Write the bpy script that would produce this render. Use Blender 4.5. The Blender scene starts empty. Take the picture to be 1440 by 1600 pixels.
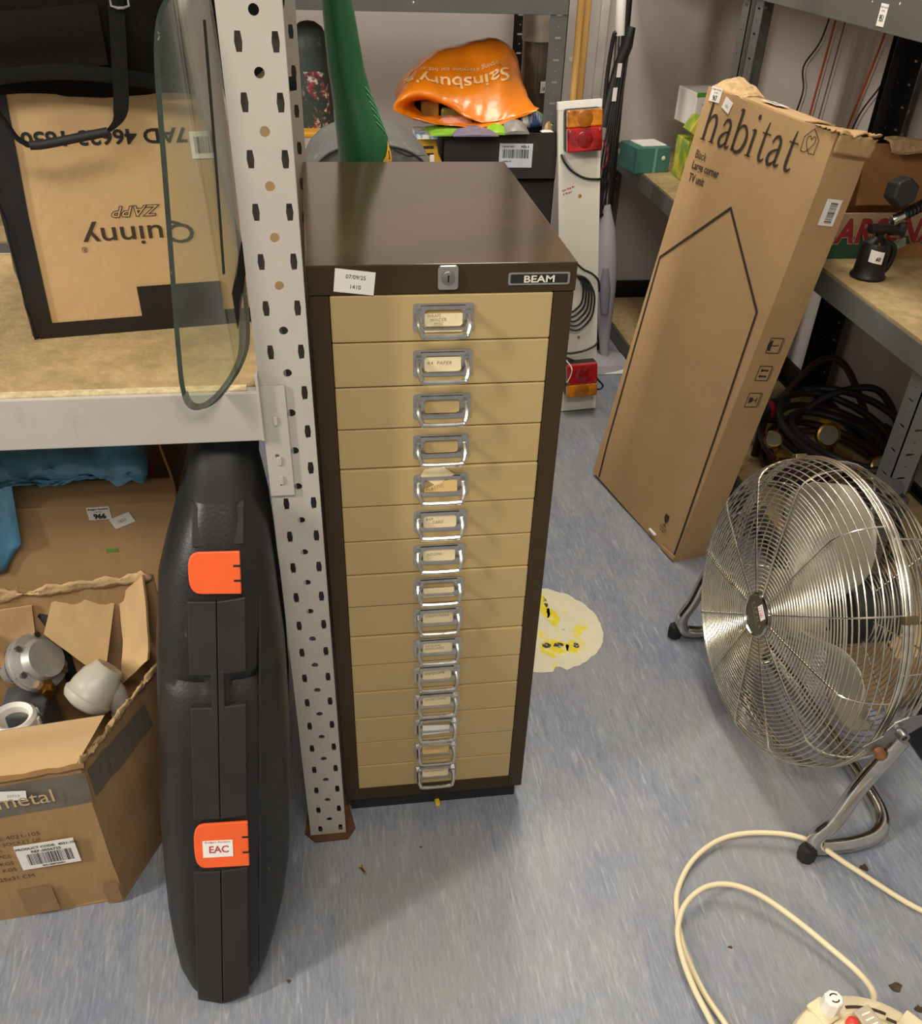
import bpy, bmesh, math, random
from mathutils import Vector, Matrix, noise
from mathutils.bvhtree import BVHTree
random.seed(7)
PI = math.pi
SC = bpy.context.scene
COL = SC.collection
V = Vector

# ------------------------------------------------------------------ camera
cam = bpy.data.cameras.new('camera')
cam.sensor_fit = 'HORIZONTAL'
cam.sensor_width = 36.0
cam.lens = 35.689
cam.shift_y = 160.0 / 1440.0
cam.clip_start = 0.02
cam_ob = bpy.data.objects.new('camera', cam)
COL.objects.link(cam_ob)
_r = (0.98970617, -0.13994402, 0.02995605)
_u = (0.06429181, 0.62176636, 0.78055952)
_f = (0.12786030, 0.77059864, -0.62436326)
cam_ob.matrix_world = Matrix(((_r[0], _u[0], -_f[0], 0.014077),
                              (_r[1], _u[1], -_f[1], -0.944046),
                              (_r[2], _u[2], -_f[2], 1.159061),
                              (0, 0, 0, 1)))
SC.camera = cam_ob

# ------------------------------------------------------------------ world, lights, exposure
world = bpy.data.worlds.new('room_light')
SC.world = world
world.use_nodes = True
world.node_tree.nodes['Background'].inputs[0].default_value = (1.0, 0.93, 0.84, 1)
world.node_tree.nodes['Background'].inputs[1].default_value = 0.35


def area(name, loc, size, size_y, power, target, col=(1.0, 0.93, 0.82)):
    l = bpy.data.lights.new(name, 'AREA')
    l.shape = 'RECTANGLE'
    l.size, l.size_y, l.energy, l.color = size, size_y, power, col
    o = bpy.data.objects.new(name, l)
    o.location = loc
    d = V(target) - V(loc)
    o.rotation_euler = d.to_track_quat('-Z', 'Y').to_euler()
    COL.objects.link(o)


# ceiling strip lights of the store room
area('ceiling_strip_light', (-0.05, -1.35, 2.30), 1.4, 0.30, 25, (0.05, -0.1, 0.2))
area('ceiling_strip_light', (0.50, 0.95, 2.45), 0.30, 1.4, 30, (0.5, 0.75, 0))
area('ceiling_strip_light', (-3.3, -1.3, 2.50), 0.30, 1.5, 115, (0.6, 0.6, 0.5))
SC.view_settings.view_transform = 'Standard'
SC.view_settings.look = 'None'
SC.view_settings.gamma = 1.0
SC.view_settings.use_curve_mapping = False
SC.view_settings.exposure = 0.05


# ------------------------------------------------------------------ materials
def lin(h):
    h = h.lstrip('#')
    c = [int(h[i:i + 2], 16) / 255 for i in (0, 2, 4)]
    return tuple((x / 12.92 if x <= 0.04045 else ((x + 0.055) / 1.055) ** 2.4) for x in c)


MATS = {}


def mat(name, hexcol, rough=0.5, metal=0.0, var=0.10, scale=18.0, bump=0.0, bscale=None, stretch=(1, 1, 1),
        hex2=None, lo=0.35, hi=0.65, rvar=0.0, spec=0.5, coat=0.0, trans=0.0):
    """procedural principled material: base colour broken up by noise, optional second colour, fine bump"""
    if name in MATS:
        return MATS[name]
    m = bpy.data.materials.new(name)
    m.use_nodes = True
    nt = m.node_tree
    b = nt.nodes['Principled BSDF']
    c = lin(hexcol)
    tc = nt.nodes.new('ShaderNodeTexCoord')
    mp = nt.nodes.new('ShaderNodeMapping')
    mp.inputs['Scale'].default_value = stretch
    nt.links.new(tc.outputs['Object'], mp.inputs[0])
    nz = nt.nodes.new('ShaderNodeTexNoise')
    nz.inputs['Scale'].default_value = scale
    nz.inputs['Detail'].default_value = 6
    nz.inputs['Roughness'].default_value = 0.65
    nt.links.new(mp.outputs[0], nz.inputs['Vector'])
    rp = nt.nodes.new('ShaderNodeValToRGB')
    rp.color_ramp.elements[0].position = lo
    rp.color_ramp.elements[1].position = hi
    if hex2:
        c2 = lin(hex2)
        rp.color_ramp.elements[0].color = (*c2, 1)
        rp.color_ramp.elements[1].color = (*c, 1)
    else:
        rp.color_ramp.elements[0].color = (*[x * (1 - var) for x in c], 1)
        rp.color_ramp.elements[1].color = (*[min(1, x * (1 + var)) for x in c], 1)
    nt.links.new(nz.outputs['Fac'], rp.inputs[0])
    nt.links.new(rp.outputs[0], b.inputs['Base Color'])
    b.inputs['Roughness'].default_value = rough
    b.inputs['Metallic'].default_value = metal
    b.inputs['Specular IOR Level'].default_value = spec
    b.inputs['Coat Weight'].default_value = coat
    b.inputs['Coat Roughness'].default_value = 0.12
    b.inputs['Transmission Weight'].default_value = trans
    if rvar:
        mr = nt.nodes.new('ShaderNodeMapRange')
        mr.inputs['To Min'].default_value = max(0.02, rough - rvar)
        mr.inputs['To Max'].default_value = rough + rvar
        nt.links.new(nz.outputs['Fac'], mr.inputs[0])
        nt.links.new(mr.outputs[0], b.inputs['Roughness'])
    if bump:
        n2 = nt.nodes.new('ShaderNodeTexNoise')
        n2.inputs['Scale'].default_value = bscale or scale * 3
        n2.inputs['Detail'].default_value = 4
        nt.links.new(mp.outputs[0], n2.inputs['Vector'])
        bp = nt.nodes.new('ShaderNodeBump')
        bp.inputs['Strength'].default_value = bump
        bp.inputs['Distance'].default_value = 0.004
        nt.links.new(n2.outputs['Fac'], bp.inputs['Height'])
        nt.links.new(bp.outputs[0], b.inputs['Normal'])
    MATS[name] = m
    return m


def dust_or_glint(m, hexcol, scale, lo, hi, stretch=(1, 1, 1), amount=1.0):
    """lay a noise-shaped layer of dirt / scuffs / chips / painted glints over a material"""
    nt = m.node_tree
    b = nt.nodes['Principled BSDF']
    src = b.inputs['Base Color'].links[0].from_socket
    tc = nt.nodes.new('ShaderNodeTexCoord')
    mp = nt.nodes.new('ShaderNodeMapping')
    mp.inputs['Scale'].default_value = stretch
    nt.links.new(tc.outputs['Object'], mp.inputs[0])
    nz = nt.nodes.new('ShaderNodeTexNoise')
    nz.inputs['Scale'].default_value = scale
    nz.inputs['Detail'].default_value = 7
    nz.inputs['Roughness'].default_value = 0.7
    nt.links.new(mp.outputs[0], nz.inputs['Vector'])
    mr = nt.nodes.new('ShaderNodeMapRange')
    mr.inputs['From Min'].default_value = lo
    mr.inputs['From Max'].default_value = hi
    mr.inputs['To Max'].default_value = amount
    nt.links.new(nz.outputs['Fac'], mr.inputs[0])
    mx = nt.nodes.new('ShaderNodeMixRGB')
    mx.inputs[2].default_value = (*lin(hexcol), 1)
    nt.links.new(mr.outputs[0], mx.inputs[0])
    nt.links.new(src, mx.inputs[1])
    nt.links.new(mx.outputs[0], b.inputs['Base Color'])
    return m


CARD = mat('cardboard', '#b49065', 0.85, var=0.10, scale=7, bump=0.12, bscale=160, stretch=(1, 1, 0.3))
CARD2 = mat('cardboard_pale', '#c2a071', 0.8, var=0.09, scale=6, bump=0.1, bscale=120)
CARDB = mat('cardboard_brown', '#9a6c3e', 0.85, var=0.12, scale=8, bump=0.1, bscale=120)
CARDE = mat('torn_cardboard', '#c3a276', 0.95, var=0.25, scale=90, bump=0.5, bscale=200)
TAPE = mat('parcel_tape', '#8f6c42', 0.22, var=0.12, scale=20, bump=0.25, bscale=60, coat=0.4)
PAPER = mat('white_paper', '#ece7de', 0.7, var=0.03)
CREAMCARD = mat('cream_card', '#ead7ae', 0.75, var=0.05, scale=40)
BUFFCARD = mat('buff_card', '#e0bd7c', 0.75, var=0.05, scale=40)
INK = mat('black_ink', '#17140f', 0.7, var=0.05)
INKB = mat('box_print', '#3a2c1d', 0.8, var=0.12, scale=60)
PENCIL = mat('pencil', '#8d7f66', 0.8, var=0.2, scale=90)
REDINK = mat('red_ink', '#b04050', 0.7, var=0.1)
CHROME = mat('chrome', '#c9c6bf', 0.16, 1.0, var=0.12, scale=60, rvar=0.06)
STEELW = mat('steel_wire', '#d2cbbb', 0.24, 1.0, var=0.18, scale=30, rvar=0.08)
DULLM = mat('dull_metal', '#9d9b96', 0.34, 1.0, var=0.14, scale=40, rvar=0.1)
BRASS = mat('brass', '#a88340', 0.32, 1.0, var=0.2, scale=50, rvar=0.1)
GREYP = dust_or_glint(mat('light_grey_paint', '#b4ada2', 0.42, var=0.05, scale=10), '#8b857b', 30, 0.60, 0.80, (1, 1, 0.4), 0.5)
DARKP = dust_or_glint(mat('dark_grey_paint', '#595954', 0.45, var=0.08, scale=12), '#8f8d86', 60, 0.66, 0.74, (1, 1, 1), 0.5)
BLACKP = dust_or_glint(mat('black_paint', '#1b1a1b', 0.4, var=0.1, scale=14), '#5a5a5c', 70, 0.66, 0.76, (1, 1, 1), 0.5)
CHIP = dust_or_glint(dust_or_glint(mat('chipboard', '#ab9266', 0.85, var=0.18, scale=45, bump=0.25, bscale=220), '#6d5a3e', 7, 0.45, 0.75, (1, 1, 1), 0.6), '#33281c', 45, 0.66, 0.74, (1, 1, 1), 0.7)
CHIPD = mat('chipboard_edge', '#c8b48c', 0.9, var=0.2, scale=90, bump=0.3, bscale=250)
BROWN = mat('brown_enamel', '#3d301e', 0.17, var=0.06, scale=12, rvar=0.05, spec=0.22)
BEIGE = mat('beige_enamel', '#b49a69', 0.40, var=0.03, scale=6)
BLACK = mat('black_plastic', '#1c1b1a', 0.5, var=0.12, scale=30)
RUBBER = mat('black_rubber', '#161514', 0.65, var=0.1, scale=40)
CABLE = mat('black_cable', '#201f1f', 0.5, var=0.1, scale=40)
CASEP = dust_or_glint(mat('case_plastic', '#191716', 0.42, var=0.14, scale=9, bump=0.1, bscale=300, rvar=0.06), '#6d6860', 55, 0.67, 0.78, (1, 1, 0.35), 0.55)
ORANGE = mat('orange_plastic', '#f2622a', 0.4, var=0.05, scale=20)
FABRIC = mat('black_fabric', '#0f0c0a', 0.92, spec=0.2, var=0.15, scale=20, bump=0.35, bscale=700)
WEB = mat('black_webbing', '#0d0b0a', 0.8, spec=0.25, var=0.15, scale=60, bump=0.6, bscale=400, stretch=(1, 1, 6))
CREAMP = dust_or_glint(mat('cream_plastic', '#e2d2ab', 0.45, var=0.05, scale=14), '#7a5a36', 40, 0.64, 0.78, (1, 1, 1), 0.7)
WHITEP = mat('white_board', '#e4dece', 0.35, var=0.03, scale=10)
GREENP = mat('green_plastic', '#185a30', 0.36, var=0.06, scale=10, rvar=0.05)


def flat_mix(name, hex1, hexs, scale, lo, hi, **k):
    m = mat(name, hex1, **k)
    return dust_or_glint(m, hexs, scale, lo, hi)


# ------------------------------------------------------------------ object helpers
ROOTS = {}


def tag(o, label=None, cat=None, group=None, kind=None):
    if label: o['label'] = label
    if cat: o['category'] = cat
    if group: o['group'] = group
    if kind: o['kind'] = kind
    return o


def root(name, loc, label, cat, group=None, kind=None, rotz=0.0):
    o = bpy.data.objects.new(name, None)
    o.empty_display_size = 0.05
    M = Matrix.Translation(V(loc)) @ Matrix.Rotation(rotz, 4, 'Z')
    o.matrix_world = M
    COL.objects.link(o)
    ROOTS[o] = M
    tag(o, label, cat, group, kind)
    return o


def rootmat(p):
    while p is not None:
        if p in ROOTS:
            return ROOTS[p]
        p = p.parent
    return Matrix.Identity(4)


def link(name, me, material, parent=None, local=False, smooth=0.0, bevel=0.0, seg=2, label=None):
    """link a mesh given in world space (or, local=True, in the root's space) as one object"""
    me.name = name
    if parent is not None and not local:
        me.transform(rootmat(parent).inverted())
    me.materials.clear()
    for mm in (material if isinstance(material, (list, tuple)) else [material]):
        me.materials.append(mm)
    if smooth:
        me.shade_smooth()
        me.set_sharp_from_angle(angle=smooth)
    o = bpy.data.objects.new(name, me)
    COL.objects.link(o)
    if parent is not None:
        o.parent = parent
    if bevel:
        bv = o.modifiers.new('bevel', 'BEVEL')
        bv.width, bv.segments, bv.limit_method, bv.angle_limit = bevel, seg, 'ANGLE', 0.6
    if label:
        o['label'] = label
    return o


class MB:
    def __init__(s):
        s.v, s.f, s.mi = [], [], []
        s.cur = 0

    def face(s, idx):
        s.f.append(tuple(idx)); s.mi.append(s.cur)

    def poly(s, pts):
        n = len(s.v); s.v += [V(p) for p in pts]
        s.face(range(n, n + len(pts)))

    def box(s, a, b, M=None):
        x0, y0, z0 = a; x1, y1, z1 = b
        P = [V(p) for p in ((x0, y0, z0), (x1, y0, z0), (x1, y1, z0), (x0, y1, z0), (x0, y0, z1), (x1, y0, z1), (x1, y1, z1), (x0, y1, z1))]
        if M is not None: P = [M @ p for p in P]
        n = len(s.v); s.v += P
        for q in ((0, 3, 2, 1), (4, 5, 6, 7), (0, 1, 5, 4), (1, 2, 6, 5), (2, 3, 7, 6), (3, 0, 4, 7)):
            s.face([n + i for i in q])
        return s

    def rings(s, R, closed=True, cap0=False, cap1=False, loop=False):
        n0 = len(s.v); m = len(R[0])
        for r in R: s.v += [V(p) for p in r]
        k = len(R)
        for i in range(k if loop else k - 1):
            a = n0 + i * m; b = n0 + ((i + 1) % k) * m
            for j in range(m if closed else m - 1):
                j2 = (j + 1) % m
                s.face((a + j, a + j2, b + j2, b + j))
        if cap0: s.face([n0 + j for j in reversed(range(m))])
        if cap1: s.face([n0 + (k - 1) * m + j for j in range(m)])
        return s

    def tube(s, pts, r, n=8, closed=False, caps=True):
        pts = [V(p) for p in pts]; k = len(pts); R = []
        t0 = (pts[1] - pts[0]).normalized()
        up = V((0, 0, 1)) if abs(t0.z) < 0.9 else V((1, 0, 0))
        nrm = t0.cross(up).normalized()
        for i in range(k):
            if closed: t = (pts[(i + 1) % k] - pts[i - 1]).normalized()
            else: t = (pts[min(i + 1, k - 1)] - pts[max(i - 1, 0)]).normalized()
            nrm = (nrm - t * nrm.dot(t))
            nrm = nrm.normalized() if nrm.length > 1e-6 else t.orthogonal().normalized()
            bn = t.cross(nrm)
            rr = r[i] if isinstance(r, (list, tuple)) else r
            R.append([pts[i] + (nrm * math.cos(a) + bn * math.sin(a)) * rr for a in [2 * PI * j / n for j in range(n)]])
        return s.rings(R, True, caps and not closed, caps and not closed, loop=closed)

    def lathe(s, prof, n=24, M=None, a0=0, a1=2 * PI):
        full = abs(a1 - a0 - 2 * PI) < 1e-6
        R = []
        for (r, z) in prof:
            ring = []
            for j in range(n if full else n + 1):
                a = a0 + (a1 - a0) * j / n
                p = V((r * math.cos(a), r * math.sin(a), z))
                ring.append(M @ p if M is not None else p)
            R.append(ring)
        return s.rings(R, full, prof[0][0] > 1e-5, prof[-1][0] > 1e-5)

    def prism(s, poly, d, M=None):
        """poly in the local xy plane, extruded along local z by d"""
        n = len(s.v); m = len(poly)
        P = [V((x, y, 0)) for x, y in poly] + [V((x, y, d)) for x, y in poly]
        if M is not None: P = [M @ p for p in P]
        s.v += P
        s.face([n + i for i in reversed(range(m))])
        s.face([n + m + i for i in range(m)])
        for i in range(m):
            j = (i + 1) % m
            s.face((n + i, n + j, n + m + j, n + m + i))
        return s

    def mesh(s, name='mesh', fix=True):
        me = bpy.data.meshes.new(name)
        me.from_pydata([tuple(p) for p in s.v], [], s.f)
        for i, p in enumerate(me.polygons): p.material_index = s.mi[i]
        if fix:
            bm = bmesh.new(); bm.from_mesh(me)
            bmesh.ops.remove_doubles(bm, verts=bm.verts, dist=1e-6)
            bmesh.ops.recalc_face_normals(bm, faces=bm.faces)
            bm.to_mesh(me); bm.free()
        me.update()
        return me

    def build(s, name, material, parent=None, **k):
        return link(name, s.mesh(name), material, parent, **k)


def axes(o, ex, ey):
    """matrix with origin o, x along ex, y along ey, z = ex x ey"""
    ex, ey = V(ex).normalized(), V(ey)
    ez = ex.cross(ey).normalized(); ey = ez.cross(ex)
    o = V(o)
    return Matrix(((ex.x, ey.x, ez.x, o.x), (ex.y, ey.y, ez.y, o.y), (ex.z, ey.z, ez.z, o.z), (0, 0, 0, 1)))


def zaxis(o, d):
    d = V(d).normalized(); x = d.orthogonal().normalized()
    return axes(o, x, d.cross(x))


def curve_mesh(splines, extrude=0.0):
    cu = bpy.data.curves.new('outline', 'CURVE')
    cu.dimensions = '2D'; cu.fill_mode = 'BOTH'; cu.extrude = extrude
    for pts in splines:
        sp = cu.splines.new('POLY'); sp.points.add(len(pts) - 1)
        for i, p in enumerate(pts): sp.points[i].co = (p[0], p[1], 0, 1)
        sp.use_cyclic_u = True
    o = bpy.data.objects.new('outline', cu); COL.objects.link(o)
    dg = bpy.context.evaluated_depsgraph_get(); dg.update()
    me = bpy.data.meshes.new_from_object(o.evaluated_get(dg), depsgraph=dg)
    bpy.data.objects.remove(o); bpy.data.curves.remove(cu)
    return me


def text_mesh(txt, size, ax='LEFT', shear=0.0, sx=1.0, space=1.0, bold=0.0, line=1.0):
    cu = bpy.data.curves.new('text', 'FONT')
    cu.body = txt; cu.size = size; cu.align_x = ax; cu.shear = shear; cu.space_character = space
    cu.offset = bold; cu.space_line = line; cu.resolution_u = 3
    o = bpy.data.objects.new('text', cu); COL.objects.link(o)
    dg = bpy.context.evaluated_depsgraph_get(); dg.update()
    me = bpy.data.meshes.new_from_object(o.evaluated_get(dg), depsgraph=dg)
    bpy.data.objects.remove(o); bpy.data.curves.remove(cu)
    if sx != 1.0: me.transform(Matrix.Diagonal((sx, 1, 1, 1)))
    return me


def join(meshes):
    bm = bmesh.new()
    for m in meshes: bm.from_mesh(m)
    me = bpy.data.meshes.new('joined'); bm.to_mesh(me); bm.free()
    for m in meshes: bpy.data.meshes.remove(m)
    return me


def write(parent, items, o, ex, ey, material, name='lettering', off=0.0004):
    """items: (text, u, v, size, kwargs) in the plane o, ex, ey -> ONE print mesh"""
    ms = []
    for it in items:
        t, u, v, sz = it[:4]; k = dict(it[4]) if len(it) > 4 else {}
        rz = k.pop('rot', 0.0)
        me = text_mesh(t, sz, **k)
        me.transform(Matrix.Translation((u, v, 0)) @ Matrix.Rotation(rz, 4, 'Z'))
        ms.append(me)
    me = join(ms)
    M = axes(o, ex, ey)
    me.transform(M @ Matrix.Translation((0, 0, off)))
    return link(name, me, material, parent)


def bars(mb, M, u0, v0, w, h, n, off=0.0005, seed=1):
    rr = random.Random(seed); x = u0
    step = w / n
    for i in range(n):
        bw = step * rr.choice((0.3, 0.5, 0.75))
        mb.poly([M @ V(p) for p in ((x, v0, off), (x + bw, v0, off), (x + bw, v0 + h, off), (x, v0 + h, off))])
        x += step


def sticker(parent, M, w, h, texts=(), barcode=None, ink=None, name='paper_label', label=None, material=None, t=0.0004, off=0.0):
    """thin paper label centred on M (z outward) with its own printing as one sub-part (or part)"""
    mb = MB().box((-w / 2, -h / 2, off), (w / 2, h / 2, off + t), M)
    st = mb.build(name, material or PAPER, parent, label=label)
    ms = []
    for it in texts:
        tx, u, v, sz = it[:4]; k = dict(it[4]) if len(it) > 4 else {}
        k.setdefault('ax', 'CENTER')
        me = text_mesh(tx, sz, **k); me.transform(M @ Matrix.Translation((u, v, off + t + 0.0003)))
        ms.append(me)
    if barcode:
        b = MB(); bars(b, M, *barcode, off=off + t + 0.0003); ms.append(b.mesh(fix=False))
    if ms:
        sub = st if parent is None or parent.parent is None else parent
        link('printing', join(ms), ink or INK, sub)
    return st


def dashes(M, u0, v0, w, h, seed=1, off=0.0008):
    """a line of print too small to read: short uneven marks"""
    rr = random.Random(seed); b = MB(); x = u0
    while x < u0 + w:
        d = h * rr.uniform(0.25, 0.7); y0 = v0 + h * rr.uniform(0, 0.25); y1 = v0 + h * rr.uniform(0.7, 1.0)
        b.poly([M @ V(p) for p in ((x, y0, off), (x + d, y0, off), (x + d * 0.9, y1, off), (x + d * 0.1, y1, off))])
        x += d + h * rr.choice((0.18, 0.22, 0.55))
    return b.mesh(fix=False)


def ribbon(mb, pts, w, M, off=0.0004):
    """flat painted line with a width (number or per-point list) in the plane M"""
    pts = [V((p[0], p[1], 0)) for p in pts]; k = len(pts); L = []; R = []
    for i in range(k):
        a = pts[max(i - 1, 0)]; b = pts[min(i + 1, k - 1)]
        t = (b - a).normalized(); nn = V((-t.y, t.x, 0))
        ww = (w[i] if isinstance(w, (list, tuple)) else w) / 2
        if 0 < i < k - 1:
            t1 = (pts[i] - pts[i - 1]).normalized(); t2 = (pts[i + 1] - pts[i]).normalized()
            c = max(0.35, math.sqrt(max(0.0, (1 + t1.dot(t2)) / 2))); ww /= c
        L.append(pts[i] + nn * ww); R.append(pts[i] - nn * ww)
    for i in range(k - 1):
        mb.poly([M @ (p + V((0, 0, off))) for p in (R[i], R[i + 1], L[i + 1], L[i])])


def smooth_path(P, n=8, closed=False):
    P = [V(p) for p in P]; k = len(P); out = []
    for i in range(k if closed else k - 1):
        p0 = P[(i - 1) % k] if closed or i > 0 else P[0]
        p1 = P[i]; p2 = P[(i + 1) % k]
        p3 = P[(i + 2) % k] if closed or i + 2 < k else P[-1]
        for j in range(n):
            t = j / n
            out.append(0.5 * ((2 * p1) + (-p0 + p2) * t + (2 * p0 - 5 * p1 + 4 * p2 - p3) * t * t + (-p0 + 3 * p1 - 3 * p2 + p3) * t ** 3))
    if not closed: out.append(P[-1])
    return out


def circle2(cx, cy, r, n=14, ry=None):
    return [(cx + r * math.cos(2 * PI * i / n), cy + (ry or r) * math.sin(2 * PI * i / n)) for i in range(n)]


def rrect(x0, y0, x1, y1, r, n=5):
    out = []
    for cx, cy, a in ((x1 - r, y1 - r, 0), (x0 + r, y1 - r, PI / 2), (x0 + r, y0 + r, PI), (x1 - r, y0 + r, 1.5 * PI)):
        for i in range(n + 1):
            t = a + PI / 2 * i / n
            out.append((cx + r * math.cos(t), cy + r * math.sin(t)))
    return out


def jitter(me, amp, freq, seed=0.0, axis=None):
    for v in me.vertices:
        d = noise.noise_vector(v.co * freq + V((seed, seed * 1.7, seed * 0.3)))
        if axis is not None: d = V(axis) * d.dot(V(axis).normalized())
        v.co += d * amp
    me.update()


# ================================================================== the setting
def floor_material():
    m = bpy.data.materials.new('marbled_vinyl'); m.use_nodes = True
    nt = m.node_tree; b = nt.nodes['Principled BSDF']
    tc = nt.nodes.new('ShaderNodeTexCoord')

    def nz(scale, stretch, rot, detail=6, rough=0.6, dist=0.0):
        mp = nt.nodes.new('ShaderNodeMapping')
        mp.inputs['Rotation'].default_value = (0, 0, rot)
        mp.inputs['Scale'].default_value = stretch
        nt.links.new(tc.outputs['Object'], mp.inputs[0])
        n = nt.nodes.new('ShaderNodeTexNoise')
        n.inputs['Scale'].default_value = scale; n.inputs['Detail'].default_value = detail
        n.inputs['Roughness'].default_value = rough; n.inputs['Distortion'].default_value = dist
        nt.links.new(mp.outputs[0], n.inputs['Vector'])
        return n.outputs['Fac']

    def ramp(src, stops):
        r = nt.nodes.new('ShaderNodeValToRGB')
        e = r.color_ramp.elements
        while len(e) < len(stops): e.new(0.5)
        for i, (p, c) in enumerate(stops): e[i].position = p; e[i].color = (*c, 1)
        nt.links.new(src, r.inputs[0])
        return r.outputs[0]

    def mix(fac, a, bb, mode='MIX'):
        x = nt.nodes.new('ShaderNodeMixRGB'); x.blend_type = mode
        if isinstance(fac, float): x.inputs[0].default_value = fac
        else: nt.links.new(fac, x.inputs[0])
        nt.links.new(a, x.inputs[1])
        if isinstance(bb, tuple): x.inputs[2].default_value = (*bb, 1)
        else: nt.links.new(bb, x.inputs[2])
        return x.outputs[0]
    w0, w1 = (0, 0, 0), (1, 1, 1)
    base = ramp(nz(5.5, (3.2, 0.8, 1), 0.10, 7, 0.62, 0.6), [(0.30, lin('#7f8799')), (0.47, lin('#8b91a0')), (0.60, lin('#93989f')), (0.74, lin('#a2a3a4'))])
    streak = ramp(nz(44, (3.4, 0.36, 1), 0.14, 6, 0.62, 1.0), [(0.54, w0), (0.70, (0.7, 0.7, 0.7))])
    col = mix(streak, base, lin('#bcbcbc'))
    blue = ramp(nz(36, (3.4, 0.40, 1), -0.06, 5, 0.6, 0.8), [(0.56, w0), (0.72, (0.7, 0.7, 0.7))])
    col = mix(blue, col, lin('#727b92'))
    fine = ramp(nz(70, (3.5, 0.5, 1), 0.1, 5, 0.7, 0.3), [(0.35, lin('#c8c8c8')), (0.65, w1)])
    col = mix(0.7, col, fine, 'MULTIPLY')
    warm = ramp(nz(2.3, (1, 1, 1), 0.0, 6, 0.65, 0.2), [(0.42, w0), (0.68, (0.6, 0.6, 0.6))])
    col = mix(warm, col, lin('#98948a'))
    speck = ramp(nz(34, (1, 1, 1), 0.0, 3, 0.5, 0.0), [(0.74, w0), (0.78, (0.7, 0.7, 0.7))])
    col = mix(speck, col, lin('#5c564b'))
    nt.links.new(col, b.inputs['Base Color'])
    b.inputs['Roughness'].default_value = 0.42
    b.inputs['Specular IOR Level'].default_value = 0.4
    bp = nt.nodes.new('ShaderNodeBump'); bp.inputs['Strength'].default_value = 0.06; bp.inputs['Distance'].default_value = 0.002
    nt.links.new(nz(60, (2, 0.6, 1), 0.1), bp.inputs['Height']); nt.links.new(bp.outputs[0], b.inputs['Normal'])
    return m


FLOORM = floor_material()
WALLM = dust_or_glint(mat('white_wall_paint', '#cdc3be', 0.8, var=0.03, scale=3, bump=0.08, bscale=60), '#a8a09a', 5, 0.60, 0.80, (1, 1, 1), 0.5)
SKIRT = mat('black_skirting', '#121113', 0.5, var=0.1)
X0, X1, Y0, Y1, H = -1.7, 1.36, -1.6, 2.15, 2.6
tag(MB().box((X0, Y0, -0.05), (X1, Y1, 0)).build('floor', FLOORM), 'blue grey marbled vinyl floor', kind='structure')
tag(MB().box((X0, Y1, 0), (X1 + 0.1, Y1 + 0.1, H)).build('wall_back', WALLM), 'white painted back wall behind the shelving', kind='structure')
tag(MB().box((X1, 0.05, 0), (X1 + 0.1, Y1, H)).build('wall_right', WALLM), 'white painted wall behind the right shelving', kind='structure')
tag(MB().box((X0, Y1 - 0.012, 0), (X1, Y1, 0.10)).build('baseboard_back', SKIRT, bevel=0.004), 'black skirting along the back wall', kind='structure')
tag(MB().box((X1 - 0.012, 0.05, 0), (X1, Y1 - 0.012, 0.10)).build('baseboard_right', SKIRT, bevel=0.004), 'black skirting along the right wall', kind='structure')


# ================================================================== shelving
def plate(name, M, w, h, holes, t, material, parent, label=None, bevel=0.0):
    """pressed metal plate w x h in the plane M (z outward) with real holes"""
    me = curve_mesh([[(0, 0), (w, 0), (w, h), (0, h)]] + holes, t / 2)
    me.transform(M @ Matrix.Translation((0, 0, -t / 2)))
    return link(name, me, material, parent, label=label, bevel=bevel)


def hexslot(cx, cy, w, h):
    return [(cx - w * .35, cy - h / 2), (cx + w * .35, cy - h / 2), (cx + w / 2, cy), (cx + w * .35, cy + h / 2), (cx - w * .35, cy + h / 2), (cx - w / 2, cy)]


def up_slots(parent, x0, y0, z1, material, w=0.054, flip=1, d=0.034):
    """light grey upright: perforated front face and a side flange"""
    holes = []
    z = 1.043 - 0.045 * 23 + 0.004
    while z < z1 - 0.02:
        holes.append(hexslot(0.0155, z, 0.0068, 0.0155)); holes.append(hexslot(0.0462 if flip > 0 else 0.0385, z, 0.0068, 0.0155))
        if z + 0.0225 < z1 - 0.02: holes.append(circle2(0.0305 if flip > 0 else 0.0235, z + 0.0225, 0.0045))
        z += 0.045
    f = plate('upright', axes((x0, y0, 0.004), (1, 0, 0), (0, 0, 1)), w, z1, holes, 0.0022, material, parent)
    for xa in (x0 + w - 0.0022, x0):
        MB().box((xa, y0 + 0.0001, 0.004), (xa + 0.0022, y0 + d, z1)).build('side_flange', material, f)
    for xa in (x0 + 0.0023, x0 + w - 0.0203):
        MB().box((xa, y0 + d - 0.002, 0.004), (xa + 0.018, y0 + d, z1)).build('return_lip', material, f)
    mb = MB().box((x0 - 0.003, y0 - 0.004, 0), (x0 + w + 0.003, y0 + d + 0.02, 0.004))
    return f


RUSTY = dust_or_glint(mat('rusty_plate', '#5b3a20', 0.8, var=0.2, scale=30, bump=0.3), '#8a5a2c', 40, 0.5, 0.7)
su = root('shelving_unit', (-0.60, 0.2, 0), 'light grey perforated steel shelving unit in the left foreground', 'shelving')
u1 = up_slots(su, -0.057, -0.036, 1.75, GREYP)
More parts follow.
